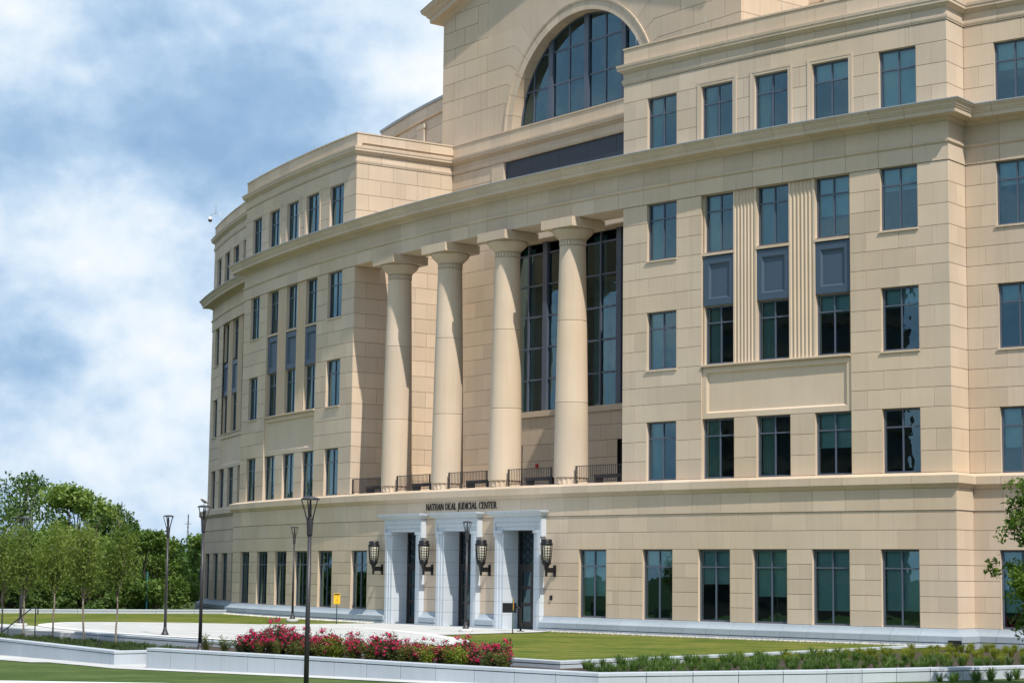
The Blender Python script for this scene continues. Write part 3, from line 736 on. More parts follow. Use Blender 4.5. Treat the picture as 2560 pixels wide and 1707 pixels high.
# ---- portico columns
def column(s_):
    c, rz = Arc(-.52).at(s_); n = 40; Zb = 5.846
    m = MB(); fl = 20; vs_ = []; fs = []                    # fluted foot
    for z in (0, .24):
        for k in range(fl*4):
            a = 2*pi*k/(fl*4); r = .675-.045*abs(math.sin(k*pi/4))
            vs_.append((r*math.cos(a), r*math.sin(a), z))
    q = fl*4; fs = [(k, (k+1) % q, q+(k+1) % q, q+k) for k in range(q)]; m.add(vs_, fs); m.f.append(tuple(range(q, 2*q))); m.sm.append(False)
    o = m.obj('column', STONE, court, (c.x, c.y, Zb), rz)
    cuts = [.25, 3.28, 6.62, 9.72]; 
    def rad(z): t = z/9.75; return .70-.165*(t**1.35)
    for i in range(3):
        z0, z1 = cuts[i]+.005, cuts[i+1]-.005; pr = [(rad(z0)-.012, z0), (rad(z0)-.012, z0+.0005), (rad(z0+.010), z0+.010), (rad(z0+.03), z0+.03), (rad(z0+.06), z0+.06)]+[(rad(z0+(z1-z0)*k/6), z0+(z1-z0)*k/6) for k in range(1, 6)]+[(rad(z1-.06), z1-.06), (rad(z1-.03), z1-.03), (rad(z1-.010), z1-.010), (rad(z1)-.012, z1-.0005), (rad(z1)-.012, z1)]
        d = MB().lathe(pr, n).obj('drum', STONE, o)
    nk = MB(); nk.lathe([(.52, 9.72), (.52, 9.95)], n)
    for k in range(24):
        a = 2*pi*k/24; x, y = .528*math.cos(a), .528*math.sin(a); tx, ty = -math.sin(a), math.cos(a); w = .05; rx, ry = math.cos(a)*.022, math.sin(a)*.022
        nk.add([(x-tx*w, y-ty*w, 9.74), (x+tx*w, y+ty*w, 9.74), (x+tx*w, y+ty*w, 9.92), (x-tx*w, y-ty*w, 9.92), (x-tx*w+rx, y-ty*w+ry, 9.74), (x+tx*w+rx, y+ty*w+ry, 9.74), (x+tx*w+rx, y+ty*w+ry, 9.92), (x-tx*w+rx, y-ty*w+ry, 9.92)],
               [(4, 5, 6, 7), (0, 1, 5, 4), (1, 2, 6, 5), (2, 3, 7, 6), (3, 0, 4, 7)])
    nk.obj('necking', STONE, o)
    MB().lathe([(.53, 9.95), (.565, 9.96), (.57, 10.0), (.60, 10.03), (.72, 10.14), (.82, 10.25), (.86, 10.34), (.85, 10.40)], n).obj('echinus', STONE, o)
    MB().box(-.93, .93, -.93, .93, 10.40, 10.775).obj('abacus', STONE, o)
for s_ in (-6.27, -2.09, 2.09, 6.27): column(s_)

# ---- portico back wall, tall window, doors
bw = Line((-9.17, 5.76), (9.17, 5.76)); X = 9.17
clad(bw, 0, 18.34, UC+[17.56, 18.49], [(X-5.2, X+5.2, 9.43, 17.56), (X-4.55, X-3.4, 5.85, 8.09), (X+3.25, X+4.4, 5.85, 8.09)], court, 'portico_back_wall', row0=1)
MB().box(-5.3, 5.3, 5.65, 6.56, 9.36, 9.62).obj('window_ledge', STONE, court)
tw = MB(); gy = 6.50
def vbar(x, w, z0, z1, y=gy, d=.10): tw.box(x-w/2, x+w/2, y-d, y+.04, z0, z1)
for x in (-2.6, 0, 2.6): vbar(x, .32, 9.62, 17.6, d=.16)
for x in (-5.15, -3.9, -1.3, 1.3, 3.9, 5.15): vbar(x, .09, 9.62, 17.6)
for z in (9.65, 11.17, 12.64, 14.11, 15.58, 17.05): tw.box(-5.2, 5.2, gy-.07, gy+.03, z-.04, z+.04)
tw_o = tw.obj('portico_window', FRAME, court)
xs = [-5.15, -3.9, -2.6, -1.3, 0, 1.3, 2.6, 3.9, 5.15]; zs = [9.65, 11.17, 12.64, 14.11, 15.58, 17.05]
for i in range(8):
    for j in range(5):
        MB().add([(xs[i], gy-.02, zs[j]), (xs[i+1], gy-.02, zs[j]), (xs[i+1], gy-.02, zs[j+1]), (xs[i], gy-.02, zs[j+1])], [(0, 1, 2, 3)]).obj('pane', GLASS, tw_o)
for x in (-5.2, 5.2): MB().add([(x, 5.76, 9.62), (x, 6.56, 9.62), (x, 6.56, 17.56), (x, 5.76, 17.56)], [(0, 1, 2, 3)]).obj('window_cheek', STONE, court)
TEAL = simple('teal_curtain', (.08, .28, .35), .9, var=.1)
for x0 in (-5.1, -2.5, .1, 2.7):
    v = []; f = []; n = 30
    for i in range(n+1): x = x0+.95*i/n; y = 7.05+.06*math.sin(i*1.6); v += [(x, y, 9.6), (x, y, 17.5)]
    for i in range(n): f.append((2*i, 2*i+2, 2*i+3, 2*i+1))
    MB().add(v, f).obj('tall_curtain', TEAL, court)
hall = MB(); hall.add([(-9, 14, 9.3), (9, 14, 9.3), (9, 14, 29), (-9, 14, 29)], [(0, 1, 2, 3)]); hall.add([(-9, 6.9, 9.3), (9, 6.9, 9.3), (9, 14, 9.3), (-9, 14, 9.3)], [(0, 1, 2, 3)])
for x in (-9, 9): hall.add([(x, 6.9, 9.3), (x, 14, 9.3), (x, 14, 29), (x, 6.9, 29)], [(0, 1, 2, 3)])
hall.add([(-9, 6.9, 29), (9, 6.9, 29), (9, 14, 29), (-9, 14, 29)], [(0, 1, 2, 3)]); hall.add([(-9, 6.75, 17.7), (9, 6.75, 17.7), (9, 6.75, 22.9), (-9, 6.75, 22.9)], [(0, 1, 2, 3)])
hall.obj('courtroom_shell', INTER, court)
MB().box(-5.2, 5.2, 5.76, 6.56, 17.562, 17.60).obj('window_head', STONE, court)
for x0, x1 in ((-4.55, -3.4), (3.25, 4.4)):
    d = MB(); d.box(x0, x0+.1, 5.90, 5.98, 5.85, 8.09); d.box(x1-.1, x1, 5.90, 5.98, 5.85, 8.09); d.box(x0+.1, x1-.1, 5.90, 5.98, 7.98, 8.09); d.box(x0+.1, x1-.1, 5.91, 5.97, 6.65, 6.8); d.box(x0+.1, x1-.1, 5.91, 5.97, 5.85, 6.05)
    d.box(x0-.03, x0, 5.765, 6.86, 5.85, 8.09); d.box(x1, x1+.03, 5.765, 6.86, 5.85, 8.09); d.box(x0-.03, x1+.03, 5.765, 6.86, 8.092, 8.12)
    do = d.obj('terrace_door', DOORBR, court)
    MB().add([(x0+.1, 5.94, 5.9), (x1-.1, 5.94, 5.9), (x1-.1, 5.94, 7.98), (x0+.1, 5.94, 7.98)], [(0, 1, 2, 3)]).obj('pane', DARKGLASS, do)
    MB().box(x0-.05, x1+.05, 6.8, 6.85, 5.85, 8.1).obj('back', BLACK, do)
al = MB(); al.box(-2.35, -2.21, 5.68, 5.755, 7.05, 7.22); al.lathe([(.03, 7.0), (.05, 7.03), (.05, 7.06)], 10, -2.28, 5.70); al.obj('fire_alarm', RED, court)
# ---- balcony rails between the columns
def rail(u0, u1):
    A = Arc(-.12); c, rz = A.at((u0+u1)/2); w = A.length(u0, u1); m = MB(); x = w/2
    m.box(-x, x, -.022, .022, .69, .715); m.box(-x, x, -.015, .015, .07, .095); m.box(-x, -x+.05, -.02, .02, 0, .69); m.box(x-.05, x, -.02, .02, 0, .69)
    o = m.obj('balcony_rail', BRONZE, court, (c.x, c.y, 5.84), rz)
    n = int(w/.105)
    bm_ = MB()
    for k in range(1, n): xx = -x+w*k/n; bm_.box(xx-.009, xx+.009, -.009, .009, .095, .69)
    bm_.obj('balusters', BRONZE, o)
for a, b in ((-9.64, -6.95), (-5.55, -2.78), (-1.38, 1.40), (2.80, 5.57), (6.98, 9.64)): rail(a, b)
# low dark terrace benches behind the rails
for i, (u, lb) in enumerate(((-8.5, 'leftmost terrace bench, dark, behind the first balcony rail'), (-4.3, 'dark terrace bench behind the rail between first and second columns'), (.0, 'dark terrace bench behind the rail between the middle columns'), (4.1, 'dark terrace bench behind the rail between third and fourth columns'), (8.3, 'rightmost terrace bench, dark, beside the right pavilion'))):
    c, rz = Arc(-.85).at(u); t = thing('terrace_bench', lb, 'bench', (c.x, c.y, 5.835), rz, 'benches on the portico terrace')
    MB().box(-.8, .8, -.22, .22, .26, .38).obj('seat', BRONZE, t)
    for x in (-.74, .74): MB().box(x-.05, x+.05, -.2, .2, 0, .26).obj('leg', BRONZE, t)

# ---- granite plinth of the building
PLINTH = stone_mat('grey_granite', (.365, .415, .47), (.345, .395, .455), .05)
PL = [(.0, -.35), (.50, -.35), (.50, .09), (.43, .092), (.43, .125), (.50, .128), (.50, .325), (.485, .34), (.44, .345), (.42, .36), (.345, .40), (.29, .45), (.25, .51), (.235, .55), (.20, .567), (.0, .567)]
LL, _ = Arc(WDR).at(-WEND, -9)
PB = [tuple(LL.xy)]+arcpts(-WEND, -EDGE, WDR, 1.12)+arcpts(-EDGE, PORT[0]-PH, 0, 1.12)
sweep(PB, PL, 'plinth_stone', court, PLINTH, .014)
sweep(arcpts(PORT[0]+PH, PORT[1]-PH, 0, 1.4), PL, 'plinth_stone', court, PLINTH, .014)
sweep(arcpts(PORT[1]+PH, PORT[2]-PH, 0, 1.4), PL, 'plinth_stone', court, PLINTH, .014)
sweep(arcpts(PORT[2]+PH, EDGE, 0, 1.12)+arcpts(EDGE, 33, WDR, 1.12), PL, 'plinth_stone', court, PLINTH, .014)

# ---- three entrance portals
def portal(s_):
    c, rz = low.at(s_); fr = thing_part = MB()
    W, H = .96, 4.02                      # opening half width, height
    base = MB().box(-W-.02, W+.02, -.22, 1.0, -.3, .004).obj('door_step', MARBLE, court, (c.x, c.y, 0), rz)
    # stones of the jambs, course by course, stepped fasciae
    cs = [.004, .57, 1.10, 1.63, 2.16, 2.69, 3.22, 3.88]
    root = MB().box(-PH+.02, PH-.02, .12, .16, 4.03, 4.55).obj('portal_surround', MARBLE, court, (c.x, c.y, 0), rz)
    for sx in (-1, 1):
        for k in range(len(cs)-1):
            z0, z1 = cs[k]+.004, cs[k+1]-.004; m = MB()
            for a, b, y in ((W, W+.14, -.16), (W+.14, W+.28, -.20), (W+.28, PH, -.24)):
                x0, x1 = (sx*a, sx*b) if sx > 0 else (sx*b, sx*a); m.box(x0, x1, y, .05, z0, z1)
            x0, x1 = (W+.001, PH-.02) if sx > 0 else (-PH+.02, -W-.001); m.box(x0, x1, .05, .99, z0, z1)
            m.obj('jamb_stone', MARBLE, root)
        x0, x1 = (PH, PH+.09) if sx > 0 else (-PH-.09, -PH); MB().box(x0, x1, -.24, .05, 3.75, 4.545).obj('ear_stone', MARBLE, root)
    m = MB(); m.box(-PH, PH, -.16, .99, H, H+.15); m.box(-PH, PH, -.20, .1, H+.152, H+.33); m.box(-PH, PH, -.245, .1, H+.332, 4.55)
    m.obj('lintel_stone', MARBLE, root)
    for sx in (-1, 1):
        x0, x1 = (W, PH) if sx > 0 else (-PH, -W); MB().box(x0, x1, -.238, .99, 3.884, H-.004).obj('jamb_stone', MARBLE, root)
    hp = [(-PH-.06, .1), (-PH-.06, -.25), (PH+.06, -.25), (PH+.06, .1)]
    sweep([(-PH-.06, .1), (-PH-.06, -.25), (-.5, -.25), (.5, -.25), (PH+.06, -.25), (PH+.06, .1)],
          [(-.25, 4.555), (.02, 4.555), (.05, 4.58), (.10, 4.60), (.17, 4.66), (.20, 4.67), (.24, 4.72), (.26, 4.79), (.0, 4.81), (-.25, 4.81)], 'hood_stone', root, MARBLE)
    # door
    d = MB(); y0, y1 = .64, .74
    d.box(-W, -W+.12, y0, y1, .006, H); d.box(W-.12, W, y0, y1, .006, H); d.box(-W+.12, W-.12, y0, y1, H-.1, H); d.box(-W+.12, W-.12, y0, y1, 2.50, 2.64)
    do = d.obj('entrance_door', DOORBR, court, (c.x, c.y, 0), rz)
    for sx in (-1, 1):
        x0, x1 = (-W+.12, -.006) if sx < 0 else (.006, W-.12); l = MB(); zz = [.02, .30, .92, 1.06, 1.62, 1.76, 2.34, 2.5]
        st = .15
        l.box(x0, x0+st, y0+.02, y1-.02, .02, 2.495); l.box(x1-st, x1, y0+.02, y1-.02, .02, 2.495)
        for a, b in ((.02, .30), (.92, 1.06), (1.62, 1.76), (2.34, 2.495)): l.box(x0+st, x1-st, y0+.02, y1-.02, a, b)
        lo = l.obj('leaf', DOORBR, do)
        for a, b in ((.30, .92), (1.06, 1.62), (1.76, 2.34)):
            MB().add([(x0+st, y0+.05, a), (x1-st, y0+.05, a), (x1-st, y0+.05, b), (x0+st, y0+.05, b)], [(0, 1, 2, 3)]).obj('pane', DGLASS, do)
        xh = -.09 if sx < 0 else .09; MB().tube([(xh, y0-.0, 1.0), (xh, y0-.05, 1.05), (xh, y0-.05, 1.55), (xh, y0-.0, 1.6)], .012, 6).obj('pull_handle', BLACK, do)
    la = MB(); z0, z1 = 2.64, 3.92; zm = (z0+z1)/2
    for a, b in ((-W+.12, 0), (0, W-.12)):
        for p, q in ((z0, zm), (zm, z1)):
            for (xa, za, xb, zb) in ((a, p, b, q), (a, q, b, p), ((a+b)/2, p, a, (p+q)/2), ((a+b)/2, p, b, (p+q)/2), ((a+b)/2, q, a, (p+q)/2), ((a+b)/2, q, b, (p+q)/2)):
                la.tube([(xa, y0+.03, za), (xb, y0+.03, zb)], .012, 5)
    la.box(-.02, .02, y0+.01, y1-.02, z0, z1); la.tube([(-W+.12, y0+.03, zm), (W-.12, y0+.03, zm)], .012, 5); la.obj('transom_lattice', DOORBR, do)
    MB().add([(-W+.12, y0+.06, z0), (W-.12, y0+.06, z0), (W-.12, y0+.06, z1), (-W+.12, y0+.06, z1)], [(0, 1, 2, 3)]).obj('pane', DGLASS, do)
for s_ in PORT: portal(s_)

# ---- lettering over the doors: cut-out serif capitals
def glyph(ch):
    T, t, s = .115, .065, .03                                        # thick, thin, serif height; cap height 1
    P = []
    def stem(x, w=T, z0=0, z1=1, ser=.07):
        P.append([(x, z0), (x+w, z0), (x+w, z1), (x, z1)])
        if ser:
            for z, sg in ((z0, 1), (z1, -1)): P.append([(x-ser, z), (x+w+ser, z), (x+w+ser*.6, z+sg*s), (x-ser*.6, z+sg*s)])
    def bar(x0, x1, z, h=t): P.append([(x0, z), (x1, z), (x1, z+h), (x0, z+h)])
    def diag(xa, za, xb, zb, w): P.append([(xa, za), (xa+w, za), (xb+w, zb), (xb, zb)])
    def bowl(cx, cz, rx, rz, a0, a1, wt, wn, n=14):
        for k in range(n):
            q = []
            for kk, out in ((k, 1), (k+1, 1), (k+1, 0), (k, 0)):
                a = math.radians(a0+(a1-a0)*kk/n); th = wn+(wt-wn)*abs(math.cos(a)); f = 1 if out else 0
                q.append((cx+(rx-(0 if out else th))*math.cos(a), cz+(rz-(0 if out else wn))*math.sin(a)))
            P.append(q)
    if ch == 'N': stem(.05, t); diag(.05, 1, .62, 0, T); stem(.71, t, 0, 1, .07); w = .84
    elif ch == 'A': diag(.02, 0, .38, 1, t); diag(.60, 0, .34, 1, T); bar(.16, .64, .32, .05); bar(-.06, .14, 0, s); bar(.54, .82, 0, s); w = .80
    elif ch == 'T': stem(.27, T, 0, 1, .07); bar(0, .70, .94); P.append([(0, .80), (.04, .80), (.04, .94), (0, .94)]); P.append([(.66, .80), (.70, .80), (.70, .94), (.66, .94)]); w = .72
    elif ch == 'H': stem(.07); stem(.60); bar(.07+T, .60, .49); w = .84
    elif ch == 'D': stem(.07, T, 0, 1, .05); bowl(.26, .5, .54, .5, -90, 90, T, t); bar(.2, .28, 0); bar(.2, .28, .94); w = .86
    elif ch == 'E': stem(.07, T, 0, 1, .05); bar(.2, .56, 0); bar(.2, .54, .94); bar(.2, .46, .49); P.append([(.52, 0), (.60, .2), (.56, .2), (.50, .05)]); P.append([(.50, .95), (.54, .8), (.57, .8), (.55, 1)]); w = .64
    elif ch == 'L': stem(.07); bar(.2, .56, 0); P.append([(.52, 0), (.62, .24), (.58, .24), (.50, .05)]); w = .62
    elif ch == 'J': stem(.13, T, -.08, 1, 0); bar(.05, .36, .965, s); P.append([(.13, -.08), (.28, -.08), (.12, -.26), (-.08, -.30), (-.08, -.26), (.04, -.2)]); w = .38
    elif ch == 'U': stem(.07, T, .3, 1, 0); bar(0, .30, .965, s); stem(.66, t, .3, 1, 0); bar(.58, .80, .965, s); bowl(.395, .32, .325, .33, 180, 360, .11, .07); w = .82
    elif ch == 'I': stem(.08); w = .31
    elif ch == 'C': bowl(.42, .5, .40, .51, 48, 312, T, t, 20); P.append([(.66, .72), (.70, .72), (.70, .95), (.66, .9)]); w = .74
    elif ch == 'R': stem(.07, T, 0, 1, .05); bowl(.26, .74, .34, .26, -90, 90, T, t); bar(.2, .27, .94); bar(.2, .27, .48); diag(.64, 0, .30, .49, T); bar(.60, .86, 0, s); w = .76
    else: w = .36; 
    return P, w
text = 'NATHAN DEAL JUDICIAL CENTER'; hh = .285
tot = sum(glyph(ch)[1]+.05 for ch in text); kx = 5.05/tot; u = -2.52
for ch in text:
    P, w = glyph(ch)
    if P:
        m = MB()
        for poly in P: m.prism([(x*kx, z*hh) for x, z in poly], -.03, -.002)
        c, rz = Arc(.245).at(u); m.obj('letter', BLACK, court, (c.x, c.y, 4.93), rz)
    u += (w+.05)*kx

# ---- gable block with the great arch
GY, GW, AZ, RO, RI = 6.08, 10.6, 23.0, 5.47, 4.90
EAVE, SLOPE = 29.65, .30
P_ = [(-5.56, 24.61), (-5.39, 25.53), (-5.16, 26.42), (-4.75, 27.30), (-4.20, 28.17), (-3.60, 29.06), (-2.95, 29.94), (-2.1, 30.82), (-.9, 31.6)]
zrow = [22.9]+[q[1] for q in P_]
gable = MB().box(-GW+.02, GW-.02, GY+1.0, GY+1.1, 22.3, 23.4).obj('gable_wall', MORTAR, court)
def gstone(poly, name='stone_block', y0=GY, th=.10, mat=None):
    cx = sum(p[0] for p in poly)/len(poly); cz = sum(p[1] for p in poly)/len(poly)
    sh = []
    for x, z in poly:
        dx, dz = x-cx, z-cz; L_ = max(math.hypot(dx, dz), 1e-3); sh.append((dx-math.copysign(min(.012, abs(dx)), dx), dz-math.copysign(min(.010, abs(dz)), dz)))
    MB().prism(sh, 0, th).obj(name, mat or STONE, gable, (cx, y0, cz))
def clip_top(z, x): return min(z, EAVE+(GW-abs(x))*SLOPE)
prevP = (-math.sqrt(RO*RO-.0), 22.9)
for sg in (-1, 1):
    for k in range(len(P_)):
        z0 = zrow[k]; z1 = zrow[k+1]
        p1 = P_[k]; p0 = P_[k-1] if k else (-5.62, 22.9)
        a0 = math.atan2(p0[1]-AZ, -p0[0]); a1 = math.atan2(p1[1]-AZ, -p1[0])
        arc = [(-RO*math.cos(a0+(a1-a0)*q/4), AZ+RO*math.sin(a0+(a1-a0)*q/4)) for q in range(5)]
        xj = max(-6.9 if k % 2 else -7.7, -(GW-(z0-EAVE)/SLOPE)+1.2 if z0 > EAVE else -99)
        poly = [(xj, z0)]+([p0] if k else [])+arc+[p1, (xj, z1)]
        if k == 0: poly = [(xj, z0)]+arc+[p1, (xj, z1)]
        if z1 > EAVE:
            poly = [(x, min(z, EAVE+(GW-abs(x))*SLOPE)) for x, z in poly]
        if z0 > EAVE+(GW-abs(xj))*SLOPE-.3: continue
        pl = [(x*-sg, z) for x, z in poly]; pl = pl if sg < 0 else pl[::-1]
        gstone(pl)
        ed = [xj]; st = 1.9
        while ed[-1]-st > -GW+.6: ed.append(ed[-1]-st)
        ed.append(-GW)
        for q in range(len(ed)-1):
            xa, xb = ed[q+1], ed[q]
            pl = [(xa, z0), (xb, z0), (xb, min(z1, EAVE+(GW-abs(xb))*SLOPE)), (xa, min(z1, EAVE+(GW-abs(xa))*SLOPE))]
            if pl[2][1] <= z0+.02: continue
            if pl[3][1] <= z0+.02: pl = [pl[0], pl[1], pl[2]] if False else [(xb-(pl[2][1]-z0)/SLOPE, z0), pl[1], pl[2]]
            pl = [(x*-sg, z) for x, z in pl]; pl = pl if sg < 0 else pl[::-1]
            gstone(pl)
# fill over the crown of the arch
gstone([(-.9, 31.6), (-.9+.3, AZ+math.sqrt(RO**2-.36)), (0, AZ+RO), (.6, AZ+math.sqrt(RO**2-.36)), (.9, 31.6), (0, 31.9)])
gb = MB(); v = []; nb = 48
for i in range(nb+1):
    a_ = pi*i/nb; c_, s__ = math.cos(a_), math.sin(a_)
    k1 = (GW-.05)/max(abs(c_), 1e-6); k2 = (EAVE+GW*SLOPE-.05-AZ)/(s__+SLOPE*abs(c_)); k_ = min(k1, k2)
    v += [((RO-.2)*c_, GY+.025, AZ+(RO-.2)*s__), (k_*c_, GY+.025, AZ+k_*s__)]
gb.add(v, [(2*i, 2*i+1, 2*i+3, 2*i+2) for i in range(nb)]).obj('backing', MORTAR, gable)
# archivolt stones: raised fillet and flat face, then soffit stones
nv = 17
for k in range(nv):
    a0, a1 = pi*k/nv+.0015, pi*(k+1)/nv-.0015; n = 5; v = []
    prof = [(RI, -.02), (RI+.40, -.02), (RI+.41, -.05), (RI+.50, -.075), (RI+.565, -.075), (RI+.565, .10), (RI, .72)]
    for i in range(n+1):
        a = a0+(a1-a0)*i/n
        for r, y in prof: v.append((r*math.cos(a), y, r*math.sin(a)))
    K = len(prof); f = [(i*K+j, i*K+(j+1) % K, (i+1)*K+(j+1) % K, (i+1)*K+j) for i in range(n) for j in range(K)]+[tuple(range(K)), tuple(reversed(range(n*K, (n+1)*K)))]
    MB().add(v, f).obj('voussoir', STONE, gable, (0, GY, AZ))
# arch window
aw = MB(); ay = GY+.62; Rg = RI+.02
def zarc(x): return AZ+math.sqrt(max(0, Rg*Rg-x*x))
for x, w, d in ((-2.6, .30, .14), (0, .30, .14), (2.6, .30, .14), (-3.9, .08, .07), (-1.3, .08, .07), (1.3, .08, .07), (3.9, .08, .07)): aw.box(x-w/2, x+w/2, ay-d, ay+.04, 22.6, zarc(x))
for z in (23.45, 25.0, 26.58): 
    xw = math.sqrt(max(0, Rg*Rg-(z-AZ)**2)); aw.box(-xw, xw, ay-.06, ay+.03, z-.04, z+.04)
n = 48; v = []; f = []
for i in range(n+1):
    a = pi*i/n
    for r, y in ((Rg+.02, ay-.09), (Rg-.10, ay-.09), (Rg-.10, ay+.04), (Rg+.02, ay+.04)): v.append((r*math.cos(a), y, AZ+r*math.sin(a)))
for i in range(n):
    for j in range(4): f.append((4*i+j, 4*i+(j+1) % 4, 4*i+4+(j+1) % 4, 4*i+4+j))
aw.add(v, f); awo = aw.obj('arch_window', FRAME, court)
gx = [-4.85, -3.9, -2.6, -1.3, 0, 1.3, 2.6, 3.9, 4.85]; gz = [22.6, 23.45, 25.0, 26.58, 28.2]
for i in range(8):
    for j in range(4):
        xa, xb = gx[i], gx[i+1]; z0, z1 = gz[j], gz[j+1]
        top = [(xa+(xb-xa)*q/4, min(z1, zarc(xa+(xb-xa)*q/4)-.03)) for q in range(5)]
        if max(t_[1] for t_ in top) <= z0+.03: continue
        pl = [(xa, z0), (xb, z0)]+[(x, max(z, z0)) for x, z in reversed(top)]
        MB().add([(x, ay-.03, z) for x, z in pl], [tuple(range(len(pl)))]).obj('pane', GLASS, awo)
# raking cornice with returns, roof and side walls of the gable block
rk = [(0, -.02), (.10, .05), (.16, .12), (.50, .18), (.52, .42), (.58, .45), (.66, .60), (.80, .74), (.86, .90), (-.1, .92), (-.1, -.02)]
for sg in (-1, 1):
    ends = [(-GW*1.0, EAVE), (0, EAVE+GW*SLOPE)]; segs = 7
    for k in range(segs):
        v = []
        for e in (k/segs, (k+1)/segs):
            for d, h_ in rk:
                x = -GW-(d if e == 0 else 0)+(GW)*e+(d*e*0); 
                if e == 0: x = -GW-max(d, 0)
                z = EAVE+(x+GW)*SLOPE+h_
                v.append((x*-sg, GY-d, z))
        K = len(rk); f = [(j, (j+1) % K, K+(j+1) % K, K+j) for j in range(K)]+[tuple(reversed(range(K))), tuple(range(K, 2*K))]
        MB().add(v, f).obj('raking_cornice_stone', STONE, gable)
    v = []
    for y in (GY-.0, GY+14):                # eaves cornice along the side wall
        for d, h_ in rk: v.append(((-GW-max(d, 0)-.0)*-sg, (GY-d if y == GY else y), EAVE-max(d, 0)*SLOPE+h_))
    K = len(rk); MB().add(v, [(j, (j+1) % K, K+(j+1) % K, K+j) for j in range(K)]+[tuple(range(K)), tuple(range(K, 2*K))]).obj('eaves_cornice', STONE, court)
    sl = Line((-GW, GY+14), (-GW, GY+.1)) if sg < 0 else Line((GW, GY+.1), (GW, GY+14))
    clad(sl, 0, sl.L, [22.9, 23.75]+[q[1] for q in P_[:6]]+[29.6], [], court, 'gable_side_wall', mod=1.9)
    MB().add([(0, GY-.86, EAVE+GW*SLOPE+.95), (-sg*-1*(GW+.9), GY-.86, EAVE-.9*SLOPE+.95), (-sg*-1*(GW+.9), GY+14, EAVE-.9*SLOPE+.95), (0, GY+14, EAVE+GW*SLOPE+.95)], [(0, 1, 2, 3)]).obj('gable_roof', FLASH, court)
    # curved block set back behind the pavilions, with panels and a coping
    bk = Arc(-9.5); a, b = mir(sg, (10.9, 30.0))
    clad(bk, a, b, [22.6, 23.6, 24.6, 25.6, 26.6, 27.2], [], court, 'rear_block_wall', mod=3.0)
    pp = arcpts(a, b, -9.5, 2.6)
    sweep(pp, [(-.2, 27.21), (.10, 27.21), (.14, 27.26), (.14, 27.34), (.05, 27.38), (.05, 27.95), (-.2, 27.95)], 'rear_frieze_stone', court, STONE)
    sweep(pp, [(-.3, 27.96), (.12, 27.96), (.14, 28.1), (-.3, 28.1)], 'rear_coping', court, FLASH)
    for s_ in (13.2, 17.8, 22.4, 27.0):
        c, rz = bk.at(sg*s_); MB().box(-.45, .45, -.16, .02, 22.6, 27.0).box(-.52, .52, -.2, .02, 26.75, 26.98).obj('pilaster', STONE, court, (c.x, c.y, 0), rz)

# ---- lightning rods, roof camera, wall fittings
for u, d, z in [(-s_, -.15, 23.1) for s_ in (11.2, 14.8, 18.4, 22.6, 27.5, 33)]+[(s_, -.15, 23.1) for s_ in (10.2, 13.8, 17.4, 21)]:
    c, _ = Arc(0 if abs(u) < 24 else WDR).at(u, d); MB().tube([(0, 0, 0), (0, 0, .55)], .008, 5).obj('lightning_rod', FLASH, court, (c.x, c.y, z))
for s_ in (16, 19.5):
    c, _ = Arc(-9.5).at(-s_, -.1); MB().tube([(0, 0, 0), (0, 0, .6)], .009, 5).obj('lightning_rod', FLASH, court, (c.x, c.y, 28.1))
c, rz = Arc(WDR).at(-36.3, .1)
rcam = thing('roof_camera', 'small white dome camera on an arm above the far left parapet', 'camera', (c.x, c.y, 23.11), rz)
MB().tube([(0, .1, 0), (0, 0, .45), (-.05, -.05, .55), (-1.1, -.35, .58), (-1.3, -.40, .50)], .018, 6).obj('arm', WHITEP, rcam)
MB().tube([(-.5, -.2, .5), (-.5, -.2, 1.5)], .015, 5).obj('mast', FLASH, rcam)
MB().lathe([(.02, .50), (.07, .46), (.13, .38), (.135, .29), (.13, .27)], 16, -1.3, -.40).obj('housing', WHITEP, rcam)
MB().lathe([(.02, .14), (.08, .16), (.12, .21), (.13, .27)], 16, -1.3, -.40).obj('dome', BLACK, rcam)
c, rz = low.at(5.95); MB().box(-.06, .06, -.05, .0, 1.22, 1.40).obj('card_reader', BLACK, court, (c.x, c.y, 0), rz)
c, rz = low.at(-6.15); m = MB(); m.box(-.17, .17, -.012, .0, .60, 1.02); m.box(-.14, .14, -.02, -.012, .63, .99); m.obj('access_panel', STONE, court, (c.x, c.y, 0), rz)

